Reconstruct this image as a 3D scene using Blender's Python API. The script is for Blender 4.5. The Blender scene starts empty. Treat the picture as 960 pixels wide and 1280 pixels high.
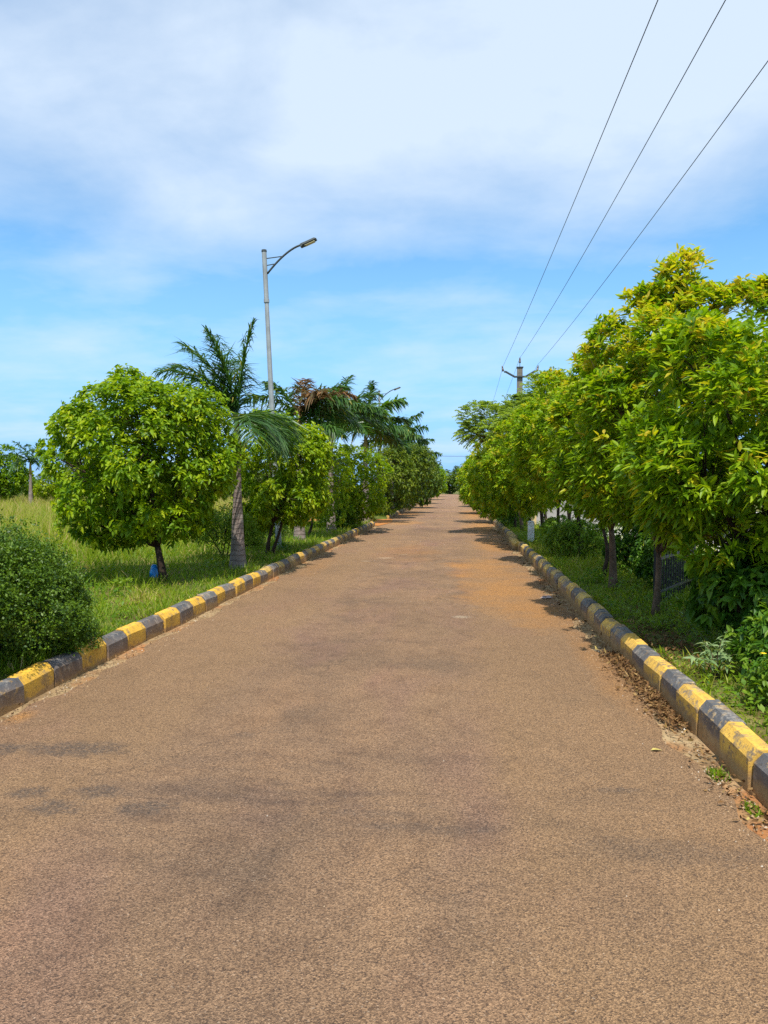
import bpy, math, random
import numpy as np
from mathutils import Vector, Matrix

scene = bpy.context.scene
COL = scene.collection
PI = math.pi
R = math.radians
rng = np.random.default_rng(11)

# ------------------------------------------------------------------ camera
YAW, PITCH = R(5.53), R(2.03)
cam_d = bpy.data.cameras.new('camera')
cam = bpy.data.objects.new('camera', cam_d)
COL.objects.link(cam)
cam_d.sensor_fit = 'VERTICAL'
cam_d.sensor_height = 36.0
cam_d.lens = 26.16
cam_d.clip_start = 0.05
cam_d.clip_end = 5000
cam.location = (0, 0, 1.6)
cam.rotation_euler = (PI / 2 - PITCH, 0, YAW)
scene.camera = cam


def yd(x, depth):
    """distance along the road of something that stands x to the side and `depth` metres off"""
    return (depth + x * math.sin(YAW)) / math.cos(YAW)


# ------------------------------------------------------------------ node helpers
class NT:
    def __init__(self, mat):
        mat.use_nodes = True
        self.t = mat.node_tree
        self.t.nodes.clear()

    def n(self, kind, **kw):
        nd = self.t.nodes.new(kind)
        for k, v in kw.items():
            if k == 'ins':
                for kk, vv in v.items():
                    if isinstance(vv, bpy.types.NodeSocket):
                        self.t.links.new(vv, nd.inputs[kk])
                    else:
                        nd.inputs[kk].default_value = vv
            else:
                setattr(nd, k, v)
        return nd

    def link(self, a, b):
        self.t.links.new(a, b)

    def pos(self):
        return self.n('ShaderNodeNewGeometry').outputs['Position']

    def noise(self, vec, scale, detail=4, rough=0.55, dist=0.0):
        return self.n('ShaderNodeTexNoise', ins={'Vector': vec, 'Scale': scale, 'Detail': detail, 'Roughness': rough, 'Distortion': dist}).outputs['Fac']

    def ramp(self, fac, stops, interp='LINEAR'):
        nd = self.n('ShaderNodeValToRGB', ins={'Fac': fac})
        cr = nd.color_ramp
        cr.interpolation = interp
        while len(cr.elements) < len(stops):
            cr.elements.new(0.5)
        for e, (p, c) in zip(cr.elements, stops):
            e.position = p
            e.color = (c, c, c, 1) if isinstance(c, (int, float)) else (*c, 1)
        return nd.outputs['Color']

    def mix(self, fac, a, b, mode='MIX'):
        nd = self.n('ShaderNodeMix', data_type='RGBA', blend_type=mode)
        for s, v in ((0, fac), (6, a), (7, b)):
            if isinstance(v, bpy.types.NodeSocket):
                self.link(v, nd.inputs[s])
            elif s == 0:
                nd.inputs[0].default_value = v
            else:
                nd.inputs[s].default_value = (*v, 1)
        return nd.outputs[2]

    def math(self, op, a, b=0.0, c=0.0, clamp=False):
        nd = self.n('ShaderNodeMath', operation=op, use_clamp=clamp)
        for s, v in ((0, a), (1, b), (2, c)):
            if isinstance(v, bpy.types.NodeSocket):
                self.link(v, nd.inputs[s])
            else:
                nd.inputs[s].default_value = v
        return nd.outputs[0]

    def scale(self, vec, s):
        return self.n('ShaderNodeMapping', ins={'Vector': vec, 'Scale': s}).outputs[0]

    def bump(self, h, strength, dist):
        return self.n('ShaderNodeBump', ins={'Height': h, 'Strength': strength, 'Distance': dist}).outputs[0]

    def out(self, shader):
        o = self.n('ShaderNodeOutputMaterial')
        self.link(shader, o.inputs['Surface'])


def principled(nt, color, rough=0.8, spec=0.3, metal=0.0, normal=None):
    p = nt.n('ShaderNodeBsdfPrincipled')
    for key, v in (('Base Color', color), ('Roughness', rough), ('Specular IOR Level', spec), ('Metallic', metal)):
        if isinstance(v, bpy.types.NodeSocket):
            nt.link(v, p.inputs[key])
        elif key == 'Base Color':
            p.inputs[key].default_value = (*v, 1)
        else:
            p.inputs[key].default_value = v
    if normal is not None:
        nt.link(normal, p.inputs['Normal'])
    return p.outputs[0]


MAT = {}


def newmat(name):
    m = bpy.data.materials.new(name)
    MAT[name] = m
    return NT(m)


def simple(name, color, rough=0.7, spec=0.3, metal=0.0, var=0.25, scale=6.0, bump=0.0):
    nt = newmat(name)
    p = nt.pos()
    f = nt.noise(p, scale, 6, 0.65)
    dark = tuple(c * (1 - var) for c in color)
    lite = tuple(min(1, c * (1 + var)) for c in color)
    col = nt.ramp(f, [(0.3, dark), (0.7, lite)])
    nrm = nt.bump(nt.noise(p, scale * 6, 5, 0.7), bump, 0.01) if bump else None
    nt.out(principled(nt, col, rough, spec, metal, nrm))


def leafmat(name, stops, trans=0.35, rough=0.42, spec=0.4, tscale=(1.5, 1.45, 0.6)):
    nt = newmat(name)
    a = nt.n('ShaderNodeAttribute', attribute_name='tint').outputs['Fac']
    col = nt.ramp(a, stops)
    pr = principled(nt, col, rough, spec)
    tcol = nt.mix(1.0, col, tscale, 'MULTIPLY')
    tr = nt.n('ShaderNodeBsdfTranslucent', ins={'Color': tcol}).outputs[0]
    mx = nt.n('ShaderNodeMixShader', ins={0: trans})
    nt.link(pr, mx.inputs[1])
    nt.link(tr, mx.inputs[2])
    nt.out(mx.outputs[0])


# foliage base colours; 'tint' is a per-leaf random value (old leaf .. young leaf)
leafmat('mango_leaf', [(0.0, (0.060, 0.135, 0.006)), (0.45, (0.165, 0.29, 0.007)), (0.75, (0.30, 0.41, 0.009)), (0.95, (0.47, 0.46, 0.015)), (1.0, (0.48, 0.38, 0.03))], 0.45, 0.45, 0.25)
leafmat('round_leaf', [(0.0, (0.05, 0.13, 0.006)), (0.45, (0.165, 0.28, 0.006)), (0.8, (0.31, 0.41, 0.007)), (1.0, (0.36, 0.41, 0.010))], 0.43, 0.45, 0.25)
leafmat('deep_leaf', [(0.0, (0.030, 0.065, 0.008)), (0.5, (0.085, 0.145, 0.010)), (1.0, (0.18, 0.23, 0.014))], 0.34, 0.48, 0.3)
leafmat('feather_leaf', [(0.0, (0.12, 0.20, 0.025)), (0.5, (0.24, 0.34, 0.035)), (1.0, (0.38, 0.46, 0.07))], 0.45, 0.5, 0.3)
leafmat('shrub_leaf', [(0.0, (0.014, 0.048, 0.006)), (0.5, (0.038, 0.090, 0.007)), (1.0, (0.11, 0.19, 0.010))], 0.28, 0.45, 0.3)
leafmat('weed_leaf', [(0.0, (0.030, 0.10, 0.010)), (0.5, (0.085, 0.19, 0.012)), (1.0, (0.19, 0.28, 0.016))], 0.38, 0.48, 0.3)
leafmat('pale_weed_leaf', [(0.0, (0.12, 0.20, 0.07)), (0.5, (0.19, 0.29, 0.11)), (1.0, (0.30, 0.38, 0.18))], 0.3, 0.5, 0.3)
leafmat('palm_leaf', [(0.0, (0.018, 0.065, 0.014)), (0.5, (0.045, 0.115, 0.018)), (0.85, (0.11, 0.18, 0.02)), (1.0, (0.24, 0.22, 0.04))], 0.28, 0.42, 0.4)
leafmat('bright_palm_leaf', [(0.0, (0.04, 0.11, 0.012)), (0.5, (0.09, 0.20, 0.015)), (1.0, (0.22, 0.31, 0.02))], 0.38, 0.42, 0.4)
leafmat('dry_palm_leaf', [(0.0, (0.04, 0.07, 0.018)), (0.35, (0.10, 0.075, 0.03)), (0.6, (0.20, 0.10, 0.035)), (0.85, (0.27, 0.17, 0.08)), (1.0, (0.10, 0.13, 0.03))], 0.3, 0.6, 0.25, (1.2, 1.0, 0.8))
leafmat('grass_blade', [(0.0, (0.055, 0.13, 0.006)), (0.4, (0.15, 0.26, 0.007)), (0.65, (0.28, 0.34, 0.012)), (0.85, (0.38, 0.34, 0.08)), (1.0, (0.50, 0.36, 0.16))], 0.42, 0.5, 0.3, (1.3, 1.3, 0.7))
leafmat('litter_leaf', [(0.0, (0.06, 0.03, 0.012)), (0.5, (0.16, 0.08, 0.028)), (0.85, (0.30, 0.19, 0.07)), (1.0, (0.44, 0.36, 0.10))], 0.1, 0.7, 0.2, (1, 1, 1))
simple('bark', (0.13, 0.085, 0.055), 0.9, 0.15, 0, 0.45, 9, 0.7)
simple('dark_bark', (0.055, 0.036, 0.026), 0.9, 0.15, 0, 0.4, 9, 0.6)
def palm_bark_material():
    nt = newmat('palm_bark')
    p = nt.pos()
    z = nt.n('ShaderNodeSeparateXYZ', ins={0: p}).outputs[2]
    zz = nt.math('ADD', nt.math('MULTIPLY', z, 11.0), nt.math('MULTIPLY', nt.noise(p, 3, 3, .6), 1.6))
    ring = nt.math('FRACT', zz)
    col = nt.ramp(nt.noise(p, 6, 6, .7), [(.3, (.15, .115, .10)), (.7, (.30, .24, .21))])
    col = nt.mix(nt.ramp(ring, [(0.0, .7), (.14, 0.0), (.9, 0.0), (1.0, .7)]), col, (.085, .062, .05))
    col = nt.mix(nt.ramp(nt.noise(p, 2.2, 5, .7), [(.55, 0.0), (.65, .6)]), col, (.34, .32, .27))
    nt.out(principled(nt, col, .9, .15, 0, nt.bump(nt.math('ADD', nt.noise(p, 40, 5, .7), nt.ramp(ring, [(0.0, 0.0), (.15, 1.0)])), .5, .012)))


palm_bark_material()
simple('crownshaft_skin', (0.24, 0.17, 0.03), 0.55, 0.35, 0, 0.35, 5)
simple('galvanised', (0.27, 0.29, 0.29), 0.6, 0.4, 0.15, 0.25, 3, .2)
simple('dark_metal', (0.045, 0.055, 0.055), 0.5, 0.4, 0.2, 0.2, 8)
simple('black_paint', (0.022, 0.022, 0.022), 0.55, 0.4, 0, 0.3, 8)
simple('lens_glass', (0.55, 0.50, 0.30), 0.2, 0.5, 0, 0.1, 8)
simple('pole_concrete', (0.17, 0.15, 0.12), 0.9, 0.2, 0, 0.25, 5, 0.4)
simple('insulator_glaze', (0.07, 0.04, 0.03), 0.25, 0.5, 0, 0.1, 4)
simple('wire_metal', (0.05, 0.055, 0.06), 0.6, 0.3, 0.3, 0.1, 4)
simple('wall_render', (0.36, 0.34, 0.335), 0.9, 0.2, 0, 0.18, 2.5, 0.2)
simple('coping_render', (0.44, 0.42, 0.39), 0.9, 0.2, 0, 0.2, 4, 0.2)
simple('cream_paint', (0.60, 0.44, 0.22), 0.8, 0.25, 0, 0.2, 5, 0.2)
simple('ochre_paint', (0.50, 0.24, 0.05), 0.8, 0.25, 0, 0.2, 5, 0.2)
simple('stub_concrete', (0.66, 0.65, 0.60), 0.9, 0.2, 0, 0.22, 12, 0.4)
simple('rubble_stone', (0.62, 0.57, 0.50), 0.9, 0.2, 0, 0.25, 9, 0.5)
simple('blue_plastic', (0.01, 0.19, 0.52), 0.3, 0.5, 0, 0.25, 14, 0.3)
simple('white_plastic', (0.36, 0.28, 0.27), 0.45, 0.4, 0, 0.25, 22, 0.3)
simple('road_scrape', (0.32, 0.26, 0.19), 0.9, 0.2, 0, 0.3, 25, 0.3)
simple('yellow_petal', (0.75, 0.52, 0.02), 0.6, 0.3, 0, 0.1, 9)


# ---- road: brown dusty asphalt with aggregate, stains and red soil washed on
def road_material():
    nt = newmat('asphalt')
    p = nt.pos()
    sep = nt.n('ShaderNodeSeparateXYZ', ins={0: p})
    X, Y = sep.outputs[0], sep.outputs[1]
    big = nt.noise(p, 0.32, 4, 0.6)
    col = nt.ramp(big, [(0.30, (0.200, 0.124, 0.073)), (0.5, (0.262, 0.161, 0.092)), (0.72, (0.315, 0.189, 0.104))])
    pink = nt.noise(nt.scale(p, (1, 0.45, 1)), 0.75, 3, 0.6, 0.4)
    col = nt.mix(nt.math('MULTIPLY', nt.ramp(pink, [(0.5, 0.0), (0.66, 1.0)]), 0.6), col, (0.232, 0.130, 0.098))
    grey = nt.noise(nt.n('ShaderNodeVectorMath', operation='ADD', ins={0: p, 1: (17.0, 4.0, 0)}).outputs[0], 1.1, 4, 0.65, 0.3)
    col = nt.mix(nt.math('MULTIPLY', nt.ramp(grey, [(0.52, 0.0), (0.72, 1.0)]), 0.55), col, (0.125, 0.086, 0.058))
    # dark wheel-worn cross streaks and damp grey patches
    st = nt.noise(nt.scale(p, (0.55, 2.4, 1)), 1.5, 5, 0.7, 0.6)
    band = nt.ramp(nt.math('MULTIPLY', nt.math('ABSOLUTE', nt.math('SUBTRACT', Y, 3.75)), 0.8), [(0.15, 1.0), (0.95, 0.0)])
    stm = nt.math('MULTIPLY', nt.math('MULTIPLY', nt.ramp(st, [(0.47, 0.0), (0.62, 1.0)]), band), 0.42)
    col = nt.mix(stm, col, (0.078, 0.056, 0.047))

    def blob(cx, cy, rx, ry, edge=0.45, nz=3.0, nzamp=2.2):
        dx = nt.math('DIVIDE', nt.math('SUBTRACT', X, cx), rx)
        dy = nt.math('DIVIDE', nt.math('SUBTRACT', Y, cy), ry)
        d = nt.math('SQRT', nt.math('ADD', nt.math('MULTIPLY', dx, dx), nt.math('MULTIPLY', dy, dy)))
        n = nt.noise(p, nz, 5, 0.65)
        d = nt.math('ADD', d, nt.math('MULTIPLY', nt.math('SUBTRACT', n, 0.5), nzamp))
        return nt.ramp(d, [(1 - edge, 1.0), (1.0, 0.0)])
    for (cx, cy, rx, ry, a) in ((0.06, 9.05, .16, .11, .75), (-1.55, 16.3, .22, .26, .6), (-1.9, 15.6, .14, .16, .5), (-1.2, 17.2, .12, .14, .4), (-2.5, 17.3, .1, .12, .4)):
        col = nt.mix(nt.math('MULTIPLY', blob(cx, cy, rx, ry, .7, 6, 1.6), a), col, (0.46, 0.37, 0.26))
    # paler, dust-free strips where wheels run
    wt = nt.math('ABSOLUTE', nt.math('SUBTRACT', nt.math('ABSOLUTE', nt.math('ADD', X, nt.math('ADD', 0.75, nt.math('MULTIPLY', nt.noise(p, .35, 2, .5), .5)))), 0.78))
    col = nt.mix(nt.math('MULTIPLY', nt.ramp(wt, [(0.05, 1.0), (0.36, 0.0)]), 0.28), col, (0.30, 0.185, 0.10))
    # mid-size blotches
    mb = nt.noise(nt.scale(p, (1, .8, 1)), 4.2, 5, .7)
    col = nt.mix(nt.ramp(mb, [(0.32, 0.5), (0.52, 0.0)]), col, nt.mix(1.0, col, (.60, .57, .57), 'MULTIPLY'))
    lb = nt.noise(nt.scale(p, (1, .5, 1)), 1.3, 4, .6, .5)
    col = nt.mix(nt.ramp(lb, [(0.52, 0.0), (0.68, 0.6)]), col, nt.mix(1.0, col, (1.28, 1.22, 1.12), 'MULTIPLY'))
    # hairline cracks
    ck = nt.n('ShaderNodeTexVoronoi', feature='DISTANCE_TO_EDGE', ins={'Vector': nt.n('ShaderNodeVectorMath', operation='ADD', ins={0: p, 1: nt.n('ShaderNodeTexNoise', ins={'Vector': p, 'Scale': 2.5, 'Detail': 5.0}).outputs['Color']}).outputs[0], 'Scale': 0.55}).outputs['Distance']
    ckm = nt.math('MULTIPLY', nt.ramp(ck, [(0.0, 1.0), (0.010, 0.0)]), nt.ramp(nt.noise(p, .6, 3, .5), [(.50, 0.0), (.60, .55)]))
    col = nt.mix(ckm, col, (0.05, 0.036, 0.028))
    # red-orange soil
    for (cx, cy, rx, ry, a) in ((0.70, 11.6, 0.75, 3.0, 1.0), (0.55, 14.6, 0.8, 2.4, .9), (1.05, 9.6, 0.45, 1.8, .9), (0.95, 20, 0.65, 3.4, .95), (0.95, 29, 0.75, 6, 1.0), (0.9, 42, 0.8, 9, .95), (1.3, 7.0, 0.2, 2.2, .5),
                                (-2.35, 32.0, 0.9, 2.3, 1.0), (-2.6, 42, 0.6, 5, .9), (-2.4, 55, 0.7, 7, .9), (-2.99, 4.82, .13, .2, 1.0), (-2.75, 14.6, 0.35, 2.2, .35), (-1.2, 18, 1.0, 3.0, .25)):
        col = nt.mix(nt.math('MULTIPLY', blob(cx, cy, rx, ry, .8, 1.1), a), col, (0.47, 0.205, 0.045))
    edge = nt.ramp(nt.math('ABSOLUTE', nt.math('ADD', X, 0.85)), [(0.0, 0.0), (1.0, 1.0)])
    em = nt.ramp(nt.math('SUBTRACT', nt.math('ABSOLUTE', nt.math('ADD', X, 0.82)), nt.math('MULTIPLY', nt.noise(p, 2.2, 4, .6), 0.6)), [(1.35 / 2.5, 0.0), (0.86, 1.0)])
    col = nt.mix(nt.math('MULTIPLY', em, 0.5), col, (0.29, 0.175, 0.085))
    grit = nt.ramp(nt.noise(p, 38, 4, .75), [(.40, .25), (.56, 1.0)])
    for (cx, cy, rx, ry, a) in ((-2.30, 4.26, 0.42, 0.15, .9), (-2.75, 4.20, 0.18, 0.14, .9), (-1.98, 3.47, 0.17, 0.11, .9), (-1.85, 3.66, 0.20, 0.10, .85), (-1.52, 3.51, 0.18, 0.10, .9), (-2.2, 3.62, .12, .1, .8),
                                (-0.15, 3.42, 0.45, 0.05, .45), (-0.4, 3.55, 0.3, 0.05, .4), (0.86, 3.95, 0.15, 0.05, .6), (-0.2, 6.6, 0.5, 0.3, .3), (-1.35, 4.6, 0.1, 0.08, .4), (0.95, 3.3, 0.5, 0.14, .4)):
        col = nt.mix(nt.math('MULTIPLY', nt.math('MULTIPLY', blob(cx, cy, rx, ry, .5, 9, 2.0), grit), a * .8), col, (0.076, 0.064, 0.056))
    # aggregate: pale and dark stones
    vor = nt.n('ShaderNodeTexVoronoi', feature='F1', ins={'Vector': p, 'Scale': 185.0})
    vcol = nt.n('ShaderNodeSeparateColor', ins={0: vor.outputs['Color']}).outputs[0]
    col = nt.mix(nt.ramp(vcol, [(0.0, 0.0), (1.0, 1.0)]), nt.mix(1.0, col, (0.56, 0.54, 0.54), 'MULTIPLY'), nt.mix(1.0, col, (1.46, 1.45, 1.43), 'MULTIPLY'))
    pits = nt.noise(p, 120, 3, 0.7)
    col = nt.mix(nt.ramp(pits, [(0.38, 0.75), (0.48, 0.0)]), col, (0.050, 0.034, 0.027))
    spk = nt.ramp(vcol, [(0.985, 0.0), (0.998, 0.35)])
    col = nt.mix(spk, col, (0.46, 0.38, 0.29))
    h = nt.math('ADD', nt.math('MULTIPLY', vor.outputs['Distance'], 0.6), nt.math('MULTIPLY', pits, 1.2))
    nt.out(principled(nt, col, 0.88, 0.22, 0, nt.bump(h, 0.8, 0.014)))


road_material()


def gutter_material():
    nt = newmat('gutter_concrete')
    p = nt.pos()
    col = nt.ramp(nt.noise(p, 2.6, 6, 0.65), [(0.3, (0.14, 0.085, 0.042)), (0.5, (0.30, 0.205, 0.105)), (0.68, (0.42, 0.31, 0.17))])
    col = nt.mix(nt.ramp(nt.noise(p, 0.9, 4, .6), [(0.5, 0.0), (0.62, 0.8)]), col, (0.34, 0.13, 0.04))
    col = nt.mix(nt.ramp(nt.noise(p, 34, 4, .7), [(0.38, 0.6), (0.5, 0.0)]), col, (0.07, 0.045, 0.026))
    nt.out(principled(nt, col, 0.92, 0.2, 0, nt.bump(nt.noise(p, 30, 6, .7), .6, .02)))


gutter_material()


def ground_material():
    nt = newmat('earth_and_turf')
    p = nt.pos()
    a = nt.noise(p, 0.22, 5, 0.6)
    b = nt.noise(p, 3.0, 6, 0.7)
    col = nt.ramp(b, [(0.3, (0.045, 0.068, 0.014)), (0.5, (0.085, 0.115, 0.020)), (0.7, (0.15, 0.15, 0.035))])
    dry = nt.ramp(b, [(0.3, (0.15, 0.115, 0.035)), (0.7, (0.27, 0.22, 0.08))])
    col = nt.mix(nt.ramp(a, [(0.45, 0.0), (0.62, 0.85)]), col, dry)
    soil = nt.ramp(nt.noise(p, 0.8, 5, .65), [(0.56, 0.0), (0.66, 0.8)])
    col = nt.mix(soil, col, (0.12, 0.065, 0.028))
    nt.out(principled(nt, col, 0.95, 0.15, 0, nt.bump(nt.noise(p, 12, 6, .7), .8, .05)))


ground_material()


def soil_material():
    nt = newmat('red_soil')
    p = nt.pos()
    col = nt.ramp(nt.noise(p, 2.0, 6, 0.7), [(0.3, (0.20, 0.075, 0.022)), (0.5, (0.38, 0.15, 0.038)), (0.7, (0.48, 0.23, 0.075))])
    nt.out(principled(nt, col, 0.95, 0.15, 0, nt.bump(nt.noise(p, 25, 6, .7), .7, .02)))


soil_material()


def kerb_material(name, paint, dark, seed, flake, foot=(0.26, 0.40)):
    """painted concrete: flaking paint, bare dirty concrete low on the face"""
    nt = newmat(name)
    p = nt.n('ShaderNodeVectorMath', operation='ADD', ins={0: nt.pos(), 1: (seed, seed * 2, 0)}).outputs[0]
    z = nt.n('ShaderNodeSeparateXYZ', ins={0: nt.pos()}).outputs[2]
    pc = nt.ramp(nt.noise(p, 5, 5, .6), [(0.3, dark), (0.65, paint)])
    conc = nt.ramp(nt.noise(p, 6, 6, .7), [(0.3, (0.19, 0.115, 0.052)), (0.7, (0.42, 0.30, 0.15))])
    fl = nt.noise(nt.scale(p, (1, 1, 1.6)), 13, 7, .72)
    fl2 = nt.noise(p, 1.3, 3, .5)
    f = nt.math('ADD', fl, nt.math('MULTIPLY', nt.math('SUBTRACT', fl2, 0.5), 0.55))
    col = nt.mix(nt.ramp(f, [(flake, 0.0), (flake + 0.05, 1.0)]), pc, conc)
    # previous coat of the other colour showing through as dark scabs
    sc = nt.noise(p, 8, 6, .75)
    col = nt.mix(nt.math('MULTIPLY', nt.ramp(sc, [(0.54, 0.0), (0.62, 1.0)]), 0.65), col, (0.12, 0.115, 0.10) if paint[0] > .3 else (0.33, 0.29, 0.24))
    dr = nt.noise(nt.scale(p, (16, 16, 1.6)), 1.0, 4, .65)
    col = nt.mix(nt.ramp(dr, [(0.54, 0.0), (0.70, 0.6)]), col, (0.21, 0.135, 0.07))
    # worn foot of the stone
    zz = nt.math('ADD', z, nt.math('MULTIPLY', nt.math('SUBTRACT', nt.noise(p, 3.0, 5, .6), 0.5), 0.16))
    col = nt.mix(nt.ramp(nt.math('MULTIPLY', zz, 4.0), [(foot[0], 0.95), (foot[1], 0.0)]), col, conc)
    col = nt.mix(nt.ramp(nt.math('MULTIPLY', zz, 4.0), [(0.1, 0.55), (0.75, 0.0)]), col, (0.30, 0.15, 0.045))
    col = nt.mix(nt.math('MULTIPLY', nt.ramp(nt.noise(p, 45, 4, .7), [(0.34, 1.0), (0.44, 0.0)]), .55), col, (0.06, 0.045, 0.03))
    nt.out(principled(nt, col, 0.72, 0.35, 0, nt.bump(nt.math('ADD', f, nt.math('MULTIPLY', nt.noise(p, 60, 5, .7), .5)), .5, .012)))


kerb_material('yellow_kerb_paint', (0.72, 0.44, 0.075), (0.56, 0.32, 0.05), 3.1, 0.57)
kerb_material('fresh_yellow_kerb_paint', (0.72, 0.42, 0.045), (0.58, 0.32, 0.03), 5.1, 0.60, (0.05, 0.13))
kerb_material('fresh_black_kerb_paint', (0.105, 0.108, 0.116), (0.056, 0.058, 0.064), 15.3, 0.63, (0.05, 0.13))
kerb_material('faded_yellow_kerb_paint', (0.62, 0.43, 0.10), (0.50, 0.33, 0.08), 7.7, 0.50)
kerb_material('black_kerb_paint', (0.112, 0.113, 0.117), (0.060, 0.060, 0.064), 12.3, 0.58)
kerb_material('grey_kerb_paint', (0.15, 0.15, 0.15), (0.09, 0.09, 0.095), 21.4, 0.54)


# ------------------------------------------------------------------ mesh helpers
def mesh_obj(name, V, F, mat, parent=None, tint=None, smooth=False):
    """V (n,3); F list of index arrays, each (k,3) or (k,4)"""
    me = bpy.data.meshes.new(name)
    V = np.asarray(V, dtype=np.float32)
    F = [np.asarray(f, dtype=np.int32) for f in F if len(f)]
    me.vertices.add(len(V))
    me.vertices.foreach_set('co', V.ravel())
    loops = np.concatenate([f.ravel() for f in F])
    tot = np.concatenate([np.full(len(f), f.shape[1], dtype=np.int32) for f in F])
    start = np.concatenate([[0], np.cumsum(tot)[:-1]]).astype(np.int32)
    me.loops.add(len(loops))
    me.loops.foreach_set('vertex_index', loops)
    me.polygons.add(len(tot))
    me.polygons.foreach_set('loop_start', start)
    me.polygons.foreach_set('loop_total', tot)
    me.update(calc_edges=True)
    me.polygons.foreach_set('use_smooth', np.full(len(tot), bool(smooth)))
    if tint is not None:
        at = me.attributes.new('tint', 'FLOAT', 'POINT')
        at.data.foreach_set('value', np.asarray(tint, dtype=np.float32))
    mats = mat if isinstance(mat, (list, tuple)) else [mat]
    for m in mats:
        me.materials.append(MAT[m])
    ob = bpy.data.objects.new(name, me)
    COL.objects.link(ob)
    if parent is not None:
        ob.parent = parent
    return ob


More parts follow.
